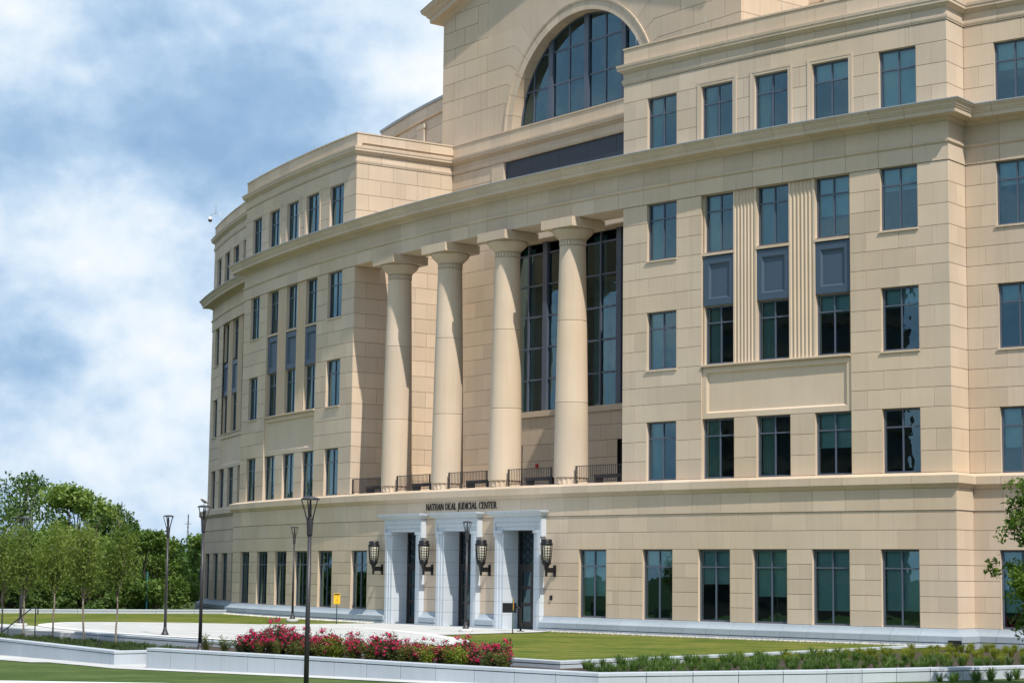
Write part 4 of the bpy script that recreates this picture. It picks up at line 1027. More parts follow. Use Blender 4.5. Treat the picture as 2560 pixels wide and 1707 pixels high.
# ------------------------------------------------------------------ wall lanterns
def lantern(s_, label):
    c, rz = low.at(s_); t = thing('wall_lantern', label, 'lantern', (c.x, c.y, 0), rz, 'lanterns beside the entrance doors')
    ax = -.47
    MB().box(-.07, .07, -.045, -.003, 2.14, 2.60).obj('wall_plate', BLACK, t)
    m = MB(); m.box(-.035, .035, ax+.03, -.045, 2.30, 2.50); m.obj('arm', BLACK, t)
    MB().lathe([(.02, 2.14), (.045, 2.17), (.055, 2.22), (.05, 2.28), (.06, 2.36), (.085, 2.50), (.12, 2.58), (.17, 2.63), (.185, 2.66), (.19, 2.77), (.175, 2.78)], 20, 0, ax).obj('cup', BLACK, t)
    MB().lathe([(.245, 3.405), (.258, 3.41), (.258, 3.47), (.225, 3.475), (.225, 3.61), (.20, 3.625), (.02, 3.635)], 20, 0, ax).obj('cap', BLACK, t)
    g = MB().lathe([(.165, 2.78), (.19, 2.95), (.205, 3.2), (.21, 3.40)], 20, 0, ax).obj('glass', LAMPGLASS, t)
    k = MB()
    for i in range(12):
        a = 2*pi*i/12; th = .022 if i % 3 == 0 else .012
        k.tube([((r)*math.cos(a), ax+(r)*math.sin(a), z) for r, z in ((.185, 2.77), (.212, 2.95), (.228, 3.2), (.235, 3.41))], th, 5)
    for r, z in ((.197, 2.86), (.21, 2.96), (.218, 3.07), (.225, 3.18), (.23, 3.29)):
        k.tube([(r*math.cos(2*pi*i/24), ax+r*math.sin(2*pi*i/24), z) for i in range(25)], .010, 5)
    k.obj('cage', BLACK, t)
lantern(-6.13, 'leftmost black caged wall lantern, left of the first door'); lantern(-2.04, 'black caged wall lantern between the left and middle doors')
lantern(2.05, 'black caged wall lantern between the middle and right doors'); lantern(6.15, 'rightmost black caged wall lantern, right of the third door')

# ------------------------------------------------------------------ site
def lowz(x): return max(-1.0, -.68+.0143*(x-4))
def poly_sheet(name, pts, zf, mat, depth=None, kind='structure', parent=None):
    n = len(pts); v = [(x, y, zf(x, y) if callable(zf) else zf) for x, y in pts]; m = MB().add(v, [tuple(range(n))])
    if depth:
        v2 = [(x, y, z-depth) for x, y, z in v]; b = len(m.v); m.v += v2
        for k in range(n): m.f.append((k, b+k, b+(k+1) % n, (k+1) % n)); m.sm.append(False)
    o = m.obj(name, mat, parent)
    if kind and not parent: o['kind'] = kind
    return o
tag(poly_sheet('ground', [(-3000, -3000), (3000, -3000), (3000, 3000), (-3000, 3000)], -1.6, EARTH), kind='structure')
# the raised site the building stands on
poly_sheet('forecourt_lawn', [(-24.0, 3.2), (-27.2, -9.0), (-29.1, -18.2), (28.9, -18.2), (27.1, -9.2), (23.9, 3.2), (20, 9), (-20, 9)], -.02, LAWN, .9)
# lawn/bed/street levels
poly_sheet('street_lawn', [(-60, -60), (80, -60), (80, -8), (50, 12), (36.0, 8), (35.6, -12), (33.6, -20.6), (29, -21.7), (17.8, -23.2), (14.8, -22.6), (3, -21.6), (-60, -19.4)], lambda x, y: lowz(x)-.012, LAWN2)
def strip(name, pts, w, zf, mat, lift=.004, kind='structure'):
    """flat band along a polyline"""
    P = [Vector(p) for p in pts]; L_, R_ = [], []
    for i, p in enumerate(P):
        t = (P[min(i+1, len(P)-1)]-P[max(i-1, 0)]).normalized(); nn = Vector((t.y, -t.x)); L_.append(p); R_.append(p+nn*w)
    m = MB()
    for i in range(len(P)-1):
        q = (L_[i], L_[i+1], R_[i+1], R_[i]); m.add([(a.x, a.y, zf(a.x)+lift) for a in q], [(0, 1, 2, 3)])
    o = m.obj(name, mat); o['kind'] = kind; return o
strip('street_path', [(-60, -20.2), (3, -22.35), (14.8, -23.4), (17.3, -23.75), (24.2, -22.75), (29.1, -22.15), (33.9, -21.2)], 1.1, lowz, CONC)
poly_sheet('path_corner', [(14.7, -22.2), (17.9, -21.7), (17.9, -24.3), (14.7, -23.9)], lambda x, y: lowz(x)+.006, CONC)
poly_sheet('path_landing', [(6.2, -23.2), (12.4, -23.6), (11.7, -24.7), (5.0, -24.3)], lambda x, y: lowz(x)+.008, CONC)
strip('street_kerb', [(9.15, -42.2), (23.0, -31.4), (24.65, -30.15), (27.15, -28.25)], 1.4, lowz, CONCW, .03)
# paving: apron, round plaza with a pale ring
def catmull(P, n=6):
    out = []; m = len(P)
    for i in range(m):
        p0, p1, p2, p3 = (Vector(P[(i+k-1) % m]) for k in range(4))
        for q in range(n):
            t = q/n; out.append(tuple(.5*((2*p1)+(p2-p0)*t+(2*p0-5*p1+4*p2-p3)*t*t+(3*p1-p0-3*p2+p3)*t**3)))
    return out
RINGP = [(17.9, -13.9), (16.2, -15.9), (12.4, -17.6), (7.9, -18.2), (3.6, -18.25), (-.4, -17.95), (-4.5, -17.1), (-7.6, -15.6), (-9.7, -13.2), (-8.6, -10.4), (-5.0, -7.3), (-1.3, -6.05), (2.3, -5.7), (6.06, -6.6), (9.8, -8.1), (15.0, -10.8)]
rp = catmull(RINGP, 6); cen = Vector((4, -12))
m = MB(); inner = []
for i, p in enumerate(rp):
    p_ = Vector(p); t = (Vector(rp[(i+1) % len(rp)])-Vector(rp[i-1])).normalized(); nn = Vector((t.y, -t.x))
    if nn.dot(cen-p_) < 0: nn = -nn
    inner.append(tuple(p_+nn*.62))
poly_sheet('plaza_paving', inner, .008, CONC)
k = len(rp)
m.add([(x, y, .012) for x, y in rp]+[(x, y, .012) for x, y in inner], [(i, (i+1) % k, k+(i+1) % k, k+i) for i in range(k)]); o = m.obj('plaza_ring', CONCW); o['kind'] = 'structure'
poly_sheet('entrance_apron', [(-5.6, -.2), (-4.9, -7.6), (8.9, -7.4), (7.2, -1.6), (6.2, -.1), (0, .3)], .003, CONC)
poly_sheet('entrance_walk', [(-60, -16.6), (-4.4, -17.0), (2.0, -18.2), (3.4, -19.35), (2.0, -19.5), (-60, -19.2)], -.004, CONC, .5)
# saw cuts in the plaza paving
jm = MB()
for q in np.arange(-8.5, 17.5, 1.5):
    ys = [p[1] for p in inner if abs(p[0]-q) < .9]
    if ys: jm.add([(q-.02, min(ys)+.2, .0105), (q+.02, min(ys)+.2, .0105), (q+.012, max(ys)-.2, .0105), (q-.012, max(ys)-.2, .0105)], [(0, 1, 2, 3)])
for q in np.arange(-17.5, -6, 1.5):
    xs_ = [p[0] for p in inner if abs(p[1]-q) < .9]
    if xs_: jm.add([(min(xs_)+.3, q-.02, .0105), (max(xs_)-.3, q-.02, .0105), (max(xs_)-.3, q+.012, .0105), (min(xs_)+.3, q+.012, .0105)], [(0, 1, 2, 3)])
JM = simple('paving_joint', (.30, .295, .29), .95); o = jm.obj('paving_joints', JM); o['kind'] = 'structure'
# planting beds
poly_sheet('rose_bed', [(17.9, -23.7), (33.7, -21.0), (35.4, -8.7), (36, 8), (25, 8), (24.2, 3.2), (27.4, -9.2), (29.2, -18.6), (13, -19.0), (14.9, -22.4)], -.10, MULCH)
poly_sheet('tree_bed', [(-40, -21.4), (4.2, -22.3), (14.7, -23.3), (14.6, -19.5), (2, -19.3), (-40, -19.0)], -.30, MULCH)
poly_sheet('street_bed', [(34.3, -21.0), (36.0, -8.7), (36.4, 6), (42, 6), (39.5, -9), (36.5, -14), (34.9, -19)], lambda x, y: -.36+.012*(y+20), MULCH)

def low_wall(name, path, top, bots, label, cat='wall', cap=.075, thick=.38, step=1.5, group=None, mat=None):
    """granite retaining wall: cap stones over face panels, thin open joints; path runs left to right as seen from its face"""
    mat = mat or GRANITE; P = [path[0]]
    for i in range(len(path)-1):
        a, b = Vector(path[i]), Vector(path[i+1]); n = max(1, round((b-a).length/step)); P += [tuple(a+(b-a)*k/n) for k in range(1, n+1)]
    t = thing(name, label, cat, (P[0][0], P[0][1], bots(P[0][0]) if callable(bots) else bots), 0, group)
    inv = (-P[0][0], -P[0][1], -(t.location.z))
    core = []
    bt = min((bots(p[0]) if callable(bots) else bots) for p in P)-.15
    c = .01
    cs = sweep(P, [(0, top-cap), (c*0, top-c), (-c, top), (-thick, top), (-thick, top-cap)], 'cap_stone', None, mat, .016)
    fs = sweep(P, [(-.008, bt), (-.008, top-cap-.022), (-.08, top-cap-.022), (-.08, bt)], 'face_panel', None, mat, .020)
    co = sweep(P, [(-.03, bt), (-.03, top-cap+.002), (-thick+.01, top-cap+.002), (-thick+.01, bt)], 'core', None, GRANJ, 0)
    for o in cs+fs+co: o.parent = t; o.location = Vector(o.location)+Vector(inv)
    return t
FW = [(17.7, -24.0), (24.2, -22.95), (29.1, -22.3), (33.95, -21.35)]
low_wall('planter_wall', FW+[(35.2, -15.4), (35.75, -8.7), (36.2, 4)], .07, lowz, 'long white granite planter wall in front of the roses', step=1.15)
low_wall('planter_wall', [(17.7, -21.2), (17.7, -24.0)][::-1][::-1], .07, lowz, 'short end face of the rose planter wall', step=3) if False else None
low_wall('planter_wall', [(-20, -20.9), (4.2, -22.45), (14.95, -23.6), (14.8, -22.3), (17.8, -21.9)], -.13, lowz, 'white granite planter wall below the five young trees', step=1.2)
low_wall('retaining_wall', [(3.4, -19.4), (7.5, -19.7), (10.7, -19.65), (18, -19.4)], .07, -.5, 'low granite wall edging the plaza behind the young trees', step=1.3)
low_wall('lawn_kerb', [(17, -18.9), (28.95, -18.35), (27.1, -9.2), (23.95, 2.6)], .07, -.4, 'low white kerb between the right lawn and the grass tufts', thick=.3, step=2.0)
low_wall('lawn_kerb', [(-24.1, 2.6), (-27.1, -9.2), (-29.0, -18.3)][::-1], .19, -.4, 'low white kerb at the far left edge of the lawn', thick=.3, step=2.0)
# white river stones along the foot of the wall
def pebbles(u0, u1, n, dlo, dhi):
    ico = [(0, 0, 1), (.894, 0, .447), (.276, .851, .447), (-.724, .526, .447), (-.724, -.526, .447), (.276, -.851, .447), (.724, .526, -.447), (-.276, .851, -.447), (-.894, 0, -.447), (-.276, -.851, -.447), (.724, -.526, -.447), (0, 0, -1)]
    fc = [(0, 1, 2), (0, 2, 3), (0, 3, 4), (0, 4, 5), (0, 5, 1), (1, 6, 2), (2, 7, 3), (3, 8, 4), (4, 9, 5), (5, 10, 1), (6, 7, 2), (7, 8, 3), (8, 9, 4), (9, 10, 5), (10, 6, 1), (11, 7, 6), (11, 8, 7), (11, 9, 8), (11, 10, 9), (11, 6, 10)]
    V = []; F = []; r = random.Random(3); I = np.array(ico)
    for k in range(n):
        c, _ = Arc(0).at(r.uniform(u0, u1), r.uniform(dlo, dhi)); sc = np.array([r.uniform(.03, .09), r.uniform(.03, .08), r.uniform(.02, .05)]); a = r.uniform(0, 6.28)
        q = I*sc*(1+.25*RNG.standard_normal((12, 1))*.6); q = np.stack([q[:, 0]*math.cos(a)-q[:, 1]*math.sin(a)+c.x, q[:, 0]*math.sin(a)+q[:, 1]*math.cos(a)+c.y, q[:, 2]-.005], 1)
        F += [(i+len(V)*12, j+len(V)*12, l+len(V)*12) for i, j, l in fc]; V.append(q)
    return np.concatenate(V), np.array(F)
for u0, u1, lb in ((6.3, 24.2, 'white river stones along the foot of the right wall'), (-24, -6.3, 'white river stones along the foot of the left wall')):
    V, F = pebbles(u0, u1, 1500, .5, .85); tag(place('river_stones', fast_mesh('river_stones', V, F, PEBBLE)), lb, 'stones', None, 'stuff')

# ------------------------------------------------------------------ lamp posts
def lamp_post():
    t = thing('lamp_post', '', 'lamp post', (0, 0, 0), 0, 'dark lamp posts on the forecourt')
    MB().lathe([(.135, 0), (.135, .03), (.115, .05), (.085, .12), (.062, .20), (.055, .26)], 16).obj('base', BRONZE, t)
    MB().lathe([(.052, .24), (.040, 3.36)], 14).obj('pole', BRONZE, t)
    MB().lathe([(.053, 3.34), (.056, 3.36), (.062, 3.5), (.075, 3.68), (.072, 3.70), (.03, 3.70)], 14).obj('socket', BRONZE, t)
    for k in range(5):
        a = 2*pi*k/5+.4
        MB().tube([(r*math.cos(a), r*math.sin(a), z) for r, z in ((.062, 3.66), (.085, 3.74), (.125, 3.88), (.162, 4.0), (.178, 4.055))], [.016, .014, .012, .011, .011], 6).obj('arm', BRONZE, t)
    MB().lathe([(.03, 3.70), (.03, 3.9), (.015, 4.05)], 10).obj('lamp_tube', LAMPGLASS if False else BRONZE, t)
    MB().lathe([(.165, 4.045), (.186, 4.05), (.188, 4.065), (.16, 4.085), (.09, 4.105), (.02, 4.11)], 24).obj('cap', BRONZE, t)
    return t
lp = lamp_post()
LAMPS = [((34.1, -29.0, -.42), 'nearest lamp post, its foot below the picture', False), ((18.2, -22.6, -.06), 'lamp post with a small bird on its cap', False),
         ((6.2, -17.35, .01), 'lamp post standing at the front edge of the pale plaza', False), ((-8.3, -3.35, .13), 'lamp post on a round footing in front of the left windows', True),
         ((6.4, -4.6, .13), 'lamp post on a round footing before the middle door', True), ((-5.0, -17.7, .11), 'far left lamp post behind the young trees', True)]
for i, (loc, lb, ped) in enumerate(LAMPS):
    t = lp if i == 0 else copy_tree(lp)
    t.location = loc; t.rotation_euler = (0, 0, i*.7); t['label'] = lb
    if ped: MB().lathe([(.27, -.15), (.27, -.02), (.25, 0)], 24).obj('footing', CONC, t)
# little bird on the lamp cap
b = thing('bird', 'small brown bird perched on top of the lamp post by the rose bed', 'bird', (18.2, -22.6, 4.05), math.radians(200))
BIRD = simple('bird_feathers', (.10, .075, .06), .8, var=.3, nscale=60)
bm = MB(); ax = [(-.16, .035), (-.10, .045), (-.03, .07), (.03, .095), (.075, .13), (.11, .135), (.13, .13)]; rr = [.006, .022, .042, .04, .028, .024, .006]
bm.tube([(x, 0, z+.02) for x, z in ax], rr, 10); bm.tube([(.125, 0, .15), (.15, 0, .147)], [.007, .002], 6); bm.tube([(0, .012, .05), (0, .012, 0)], .004, 5); bm.tube([(0, -.012, .05), (0, -.012, 0)], .004, 5)
bm.obj('body', BIRD, b)

# ------------------------------------------------------------------ yellow notice signs, card pedestal, handrail, posts
def notice(loc, rz, label):
    t = thing('notice_sign', label, 'sign', loc, rz, 'yellow notice signs on the lawn')
    MB().tube([(0, .012, -.1), (0, .012, 1.32)], .022, 8).obj('post', GREENP, t)
    MB().box(-.14, .14, -.012, -.001, .86, 1.32).obj('plate', YELLOW, t)
    MB().box(-.12, .12, -.0135, -.012, 1.235, 1.295).obj('header_bar', BLACK, t)
    m = MB()
    for z in (1.19, 1.15, .93, .90): m.box(-.09, .09, -.0133, -.012, z-.005, z+.005)
    m.obj('small_print', simple('sign_print', (.32, .18, .01), .6), t)
    MB().lathe([(.005, .98), (.02, 1.01), (.016, 1.05), (.004, 1.10)], 10, 0, -.012).obj('red_mark', RED, t)
notice((-4.75, -3.3, 0), math.radians(52), 'yellow notice sign facing the camera, left of the doors')
notice((8.0, -3.55, 0), math.radians(140), 'yellow notice sign seen edge on, before the right door')
t = thing('reader_pedestal', 'black curved pedestal with a flat box before the right door', 'pedestal', (6.3, -1.85, .003), math.radians(50))
MB().box(-.14, .14, -.14, .14, 0, .025).obj('foot', BLACK, t)
MB().tube([(0, 0, 0), (0, 0, .72), (-.02, 0, .84), (-.09, 0, .93), (-.22, 0, .95)], .04, 10).obj('post', BLACK, t)
MB().box(-.72, -.16, -.05, .05, .72, 1.10).obj('box', BLACK, t)
t = thing('hand_rail', 'dark metal handrail descending to the left beside the young trees', 'handrail', (2.0, -20.2, 0), math.radians(175))
m = MB(); m.tube([(-.12, 0, .62), (-.16, 0, .72), (-.12, 0, .82), (.25, 0, .84), (.6, 0, .80), (3.6, 0, -.1)], .022, 8); m.obj('rail', BRONZE, t)
for x, z in ((.1, .83), (3.0, .1)): MB().tube([(x, 0, -.6), (x, 0, z)], .02, 8).obj('post', BRONZE, t)
t = thing('marker_post', 'slim teal post standing beyond the far kerb by the trees', 'post', (-27.6, -.6, -1.6), 0)
MB().lathe([(.05, 0), (.05, 3.7), (.03, 3.74)], 10).obj('shaft', simple('teal_paint', (.01, .10, .12), .5), t); MB().lathe([(.09, 0), (.09, .08)], 10).obj('foot', BLACK, t)
t = thing('ground_floodlight', 'black ground floodlight in the bed at the right corner', 'floodlight', (25.2, 1.35, -.10), math.radians(-20))
MB().box(-.2, .2, -.13, .13, .12, .34).obj('housing', BLACK, t); MB().box(-.05, .05, -.05, .05, 0, .12).obj('stake', BLACK, t); MB().box(-.18, .18, .13, .15, .14, .32).obj('lens', DGLASS, t)

# ------------------------------------------------------------------ plants
def quads(C, size, asp=1.6, up_bias=0.3, rng=None):
    """leaf-shaped quads (diamonds) at centres C with random facing"""
    rng = rng or RNG; n = len(C)
    nrm = rng.standard_normal((n, 3)); nrm[:, 2] = np.abs(nrm[:, 2])+up_bias; nrm /= np.linalg.norm(nrm, axis=1)[:, None]
    t = np.cross(nrm, rng.standard_normal((n, 3))); t /= np.linalg.norm(t, axis=1)[:, None]; b = np.cross(nrm, t)
    s = (size*rng.uniform(.6, 1.3, n))[:, None]
    V = np.stack([C-t*s*asp*.5, C+b*s*.42-t*s*.08, C+t*s*asp*.5-nrm*s*.15, C-b*s*.42-t*s*.08], 1).reshape(-1, 3)
    return V, np.arange(4*n).reshape(n, 4)
def limb(m, p0, p1, r0, r1, rnd, wob=.12, n=5):
    p0, p1 = Vector(p0), Vector(p1); L_ = (p1-p0).length; pts = []
    for k in range(n+1):
        t = k/n; q = p0.lerp(p1, t)
        if 0 < k < n: q = q+Vector((rnd.uniform(-1, 1), rnd.uniform(-1, 1), rnd.uniform(-.5, .5)))*wob*L_*.35
        pts.append(q)
    m.tube(pts, [r0+(r1-r0)*k/n for k in range(n+1)], 6); return pts
def big_tree(name, seed, H, W, leafm, nleaf, lsize, open_=0.0, trunk_h=.25, label=None):
    """broad tree: trunk, limbs, leaf sprays gathered in lumps with gaps between"""
    rnd = random.Random(seed); rg = np.random.default_rng(seed); tm = MB()
    base = H*trunk_h; limb(tm, (0, 0, -.3), (0, 0, base), .035*H*.6, .026*H*.6, rnd, .05)
    lumps = []; nl = int(26*(1-open_*.45))
    for k in range(nl):
        a = rnd.uniform(0, 2*pi); h = rnd.uniform(.18, 1.0)**.9; zz = base*.5+(H-base*.5)*h
        prof = math.sqrt(max(.06, 1-((h-.42)/.62)**2)); rr_ = W/2*prof*rnd.uniform(.35, .98)
        r = H*rnd.uniform(.09, .16)*(1-.35*h)
        lumps.append(((rr_*math.cos(a), rr_*math.sin(a), min(zz, H-r*.8)), r))
    lumps.append(((0, 0, H-.1*H), .11*H))
    for c, r in lumps:
        if rnd.random() < .7: limb(tm, (0, 0, base*rnd.uniform(.6, 1.0)), (c[0]*.9, c[1]*.9, c[2]), .013*H*.6, .004*H*.6, rnd, .18)
    Cs = []
    tot = sum(r**2 for _, r in lumps)
    for c, r in lumps:
        n = int(nleaf*r*r/tot); d = rg.standard_normal((n, 3)); d /= np.linalg.norm(d, axis=1)[:, None]
        rad = r*rg.uniform(.25, 1.12, n)**(.55)
        d[:, 2] *= .8; Cs.append(np.array(c)+d*rad[:, None]*(1+.22*np.sin(d[:, :1]*7+d[:, 1:2]*5)))
    C_ = np.concatenate(Cs); V, F = quads(C_, lsize, 1.5, .35, rg)
    return fast_mesh('crown', V, F, leafm), tm.mesh('trunk', DBARK)
def put_tree(meshes, loc, rz, sc, label, group, name='broadleaf_tree', cat='tree'):
    t = thing(name, label, cat, loc, rz, group); t.scale = sc if isinstance(sc, tuple) else (sc,)*3
    place('crown', meshes[0], t); place('trunk', meshes[1], t); return t
T_dark = big_tree('t', 1, 10, 8.5, LEAF_DARK, 7500, .24); T_mid = big_tree('t', 2, 10, 8, LEAF_MID, 7500, .24)
T_light = big_tree('t', 3, 10, 6.2, LEAF_LIGHT, 8500, .21, 0, .2); T_open = big_tree('t', 4, 11, 8, LEAF_DARK, 3000, .19, .75, .45); T_mid2 = big_tree('t', 5, 9, 8.5, LEAF_MID, 7500, .24)
T_bush = big_tree('t', 6, 6, 7, LEAF_DARK, 6000, .22, 0, .06); T_bush2 = big_tree('t', 8, 6, 7, LEAF_MID, 6000, .22, 0, .06)
BG = [(T_open, -40.3, -5.3, 10.0, .95, 'open-branched tall tree at the far left edge'), (T_open, -44.8, -1.2, 10.2, .9, 'second open-branched tall tree, dark limbs showing against the sky'),
      (T_open, -49.5, 2.6, 10.4, .8, 'tall airy tree behind the light green tree, left side'), (T_light, -33.0, -2.3, 8.9, .92, 'tall light green tree rising behind the third young tree'),
      (T_dark, -41.4, 3.0, 8.1, .62, 'dark tree just behind the tall light green tree'), (T_dark, -56.4, 11.4, 8.7, .62, 'dark rounded tree seen to the right of the light green tree'),
      (T_dark, -62.5, 15.2, 6.9, .9, 'dark tree on the skyline with masts behind it'), (T_mid, -43.0, 7.4, 6.1, 1.0, 'mid green tree between the rightmost young tree and the first tall lamp post'),
      (T_mid, -34.5, 3.4, 6.3, .95, 'mid green tree behind the plaza lamp post'), (T_mid2, -30.0, .6, 6.3, .85, 'mid green tree close beside the left end of the courthouse'),
      (T_dark, -48.8, -2.8, 6.2, 1.1, 'dark tree filling the far left background'), (T_mid, -41.0, -8.5, 5.8, 1.1, 'mid green tree at the left edge, behind the open trees'),
      (T_dark, -46, 6.0, 5.2, 1.0, 'low dark tree behind the green trees near the courthouse'), (T_mid2, -38.5, .4, 6.4, .75, 'round green tree right of the light green tree'),
      (T_dark, -70, 22, 6.4, 1.0, 'farthest dark tree on the right of the skyline'), (T_mid2, -52, 16.5, 6.6, .9, 'far green tree above the gap beside the courthouse'), (T_mid, -36.2, -3.6, 6.3, .8, 'rounded green tree filling in below the tall light green crown'), (T_dark, -37.5, -5.0, 5.6, .9, 'dark tree at the foot of the open tall trees')]
for i, (mesh, x, y, h, wd, lb) in enumerate(BG):
    Hm = {id(T_open): 11, id(T_mid2): 9}.get(id(mesh), 10)
    put_tree(mesh, (x, y, -1.6), i*1.9, (h/Hm*wd, h/Hm*wd, h/Hm*.95), lb, 'trees beyond the far kerb')
BU = [(-30.5, -4.9), (-29.8, -7.4), (-31.6, -9.6), (-28.2, -1.4), (-33.4, -12.0),  (-31, -2.2), (-34, -8.0), (-36, -14), (-27.3, -3.0), (-38, -17)]
for i, (x, y) in enumerate(BU):
    put_tree(T_bush if i % 3 else T_bush2, (x-2.2, y+.6, -1.9), i*2.3, (.72, .72, .62+.07*(i % 3)), 'dense green shrub in the hedge beyond the far kerb', 'shrubs beyond the far kerb', 'hedge_shrub', 'shrub')
# wooded rise on the skyline and the masts on it
hv = []; n = 40
HILL = big_tree('t', 9, 10, 10, LEAF_DARK, 2600, .5)
r = random.Random(5)
hc = []
for k in range(260):
    a = r.uniform(0, 1); D = r.uniform(240, 420); ang = math.radians(r.uniform(60, 83)); hc.append((CAM.x-D*math.sin(ang)*1.0, CAM.y+D*math.cos(ang), r.uniform(6.5, 10.0)*(D/300)*.75))
V = []; nn = 0
for x, y, h in hc:
    d = RNG.standard_normal((420, 3)); d /= np.linalg.norm(d, axis=1)[:, None]; d[:, 2] = np.abs(d[:, 2])
    V.append(np.array([x, y, -1.6])+d*np.array([h*.75, h*.75, h])*RNG.uniform(.7, 1.02, (420, 1)))
C_ = np.concatenate(V); V, F = quads(C_, .95, 1.4, .4)
tag(place('distant_woods', fast_mesh('distant_woods', V, F, LEAF_DARK)), 'dark wooded skyline far behind the trees', 'woods', None, 'stuff')
def mast(loc, h, label, arms):
    t = thing('radio_mast', label, 'mast', loc, .4, 'masts on the skyline'); w = h*.010; m = MB()
    for sx, sy in ((-1, -1), (1, -1), (1, 1), (-1, 1)): m.tube([(sx*w*1.6, sy*w*1.6, 0), (sx*w*.4, sy*w*.4, h)], .05, 4, False)
    for k in range(14):
        z0, z1 = h*k/14, h*(k+1)/14; f0, f1 = w*(1.6-1.2*k/14), w*(1.6-1.2*(k+1)/14)
        m.tube([(-f0, -f0, z0), (f1, -f1, z1)], .03, 4, False); m.tube([(f0, f0, z0), (-f1, f1, z1)], .03, 4, False)
    m.obj('lattice', BRONZE, t)
    for z in arms: MB().box(-h*.06, h*.06, -.06, .06, h*z, h*z+.12).obj('cross_arm', BRONZE, t)
mast((-664, 316, -2), 32, 'thin lattice mast above the dark trees', []); mast((-672, 312, -2), 28, 'shorter lattice mast beside the thin mast', []); mast((-469, 241, -2), 21.5, 'pylon with a cross arm between the trees and the courthouse', [.86]); mast((-452, 252, -2), 25, 'pylon directly beside the tall lamp post', [.9, .78])

# young trees in the planter
def young(seed):
    rnd = random.Random(seed); rg = np.random.default_rng(seed); m = MB(); H = 3.9; fk = rnd.uniform(1.55, 1.75)
    limb(m, (0, 0, -.1), (rnd.uniform(-.05, .05), rnd.uniform(-.05, .05), fk), .042, .034, rnd, .03)
    tips = []
    for k in range(11):
        a = 2*pi*k/11+rnd.uniform(-.3, .3); sp_ = rnd.uniform(.25, .82); z = rnd.uniform(2.3, 3.75) if k else 3.9; e = (sp_*math.cos(a)*(1 if k else .1), sp_*math.sin(a)*(1 if k else .1), z)
        pts = limb(m, (0, 0, fk-rnd.uniform(0, .15)), e, .018, .005, rnd, .12)
        for q in range(5):
            p = pts[rnd.randint(2, 5)]; e2 = (p.x+rnd.uniform(-.4, .4), p.y+rnd.uniform(-.4, .4), p.z+rnd.uniform(.1, .5)); limb(m, p, e2, .007, .002, rnd, .1, 3); tips.append(e2)
        tips += [tuple(p) for p in pts[2:]]
    C_ = []
    for p in tips: C_.append(np.array(p)+rg.normal(0, .15, (26, 3)))
    # loose fill of the egg-shaped crown
    d = rg.standard_normal((900, 3)); d /= np.linalg.norm(d, axis=1)[:, None]; C_.append(np.array([0, 0, 2.75])+d*np.array([.92, .92, 1.2])*rg.uniform(.3, 1, (900, 1))**.5)
    C_ = np.concatenate(C_); C_ = C_[C_[:, 2] > 1.55]
    V, F = quads(C_, .078, 1.6, .1, rg)
    return fast_mesh('crown', V, F, LEAF_OLIVE), m.mesh('trunk', BARK)
YT = [(-1.6, -19.9, 'leftmost young tree in the planter, partly cut by dark foliage'), (.3, -19.9, 'second young tree from the left, grey mottled trunk'), (3.6, -20.3, 'middle young tree of the five in the planter'), (6.5, -20.5, 'fourth young tree, its trunk leaning and crooked'), (8.8, -20.5, 'rightmost young tree in the planter, pale straight trunk')]
for i, (x, y, lb) in enumerate(YT):
    me = young(30+i); t = put_tree(me, (x, y, -.30), i*1.3, (.84+.05*(i % 2), .84+.05*(i % 2), .98+.04*(i % 3)), lb, 'young trees in the planter', 'young_tree')
    if i == 3: t.rotation_euler[1] = .05
# oak at the right edge
def oak():
    rnd = random.Random(77); rg = np.random.default_rng(77); m = MB(); limb(m, (0, 0, -.3), (0, 0, 5.2), .09, .03, rnd, .03); C_ = []
    for k in range(46):
        z0 = rnd.uniform(1.2, 4.9); a = rnd.uniform(0, 2*pi); Ln = rnd.uniform(.8, 1.75)*(1.1-.12*z0); e = (Ln*math.cos(a), Ln*math.sin(a), z0+rnd.uniform(-.15, .5)); pts = limb(m, (0, 0, z0), e, .02, .004, rnd, .12)
        for p in pts[1:]:
            for q in range(3):
                e2 = Vector((p.x+rnd.uniform(-.3, .3), p.y+rnd.uniform(-.3, .3), p.z+rnd.uniform(-.12, .25))); limb(m, p, e2, .005, .002, rnd, .1, 3); C_.append(np.array(e2)+rg.normal(0, .085, (30, 3)))
    C_ = np.concatenate(C_); V, F = quads(C_, .07, 1.8, .2, rg); return fast_mesh('crown', V, F, LEAF_OAK), m.mesh('trunk', BARK)
put_tree(oak(), (39.05, -12.0, -.35), 0.4, 1.0, 'leafy oak branches reaching in from the right edge', None, 'oak_tree')

# grass tufts
def tuft(seed, n, h, sp, mat):
    rnd = random.Random(seed); V = []; F = []
    for k in range(n):
        a = rnd.uniform(0, 2*pi); l = h*rnd.uniform(.6, 1.15); out = rnd.uniform(.15, 1)*sp; w = .0065; b = len(V); tx, ty = -math.sin(a), math.cos(a); r0 = rnd.uniform(0, .05)
        pts = [(r0, 0), (r0+out*.35, l*.6), (r0+out*.75, l*.95), (r0+out*1.1, l*.86)]
        for i, (r_, z) in enumerate(pts):
            ww = w*(1, 1, .7, .12)[i]; x, y = r_*math.cos(a), r_*math.sin(a); V += [(x-tx*ww, y-ty*ww, z), (x+tx*ww, y+ty*ww, z)]
        F += [(b+2*i, b+2*i+1, b+2*i+3, b+2*i+2) for i in range(3)]
    return fast_mesh('grass_tuft', V, F, mat)
TG = [tuft(s_, 90, .30, .26, BLADE) for s_ in range(4)]; TY = [tuft(10+s_, 90, .27, .22, BLADE_Y) for s_ in range(3)]; TD = [tuft(20+s_, 70, .24, .24, BLADE_D) for s_ in range(3)]
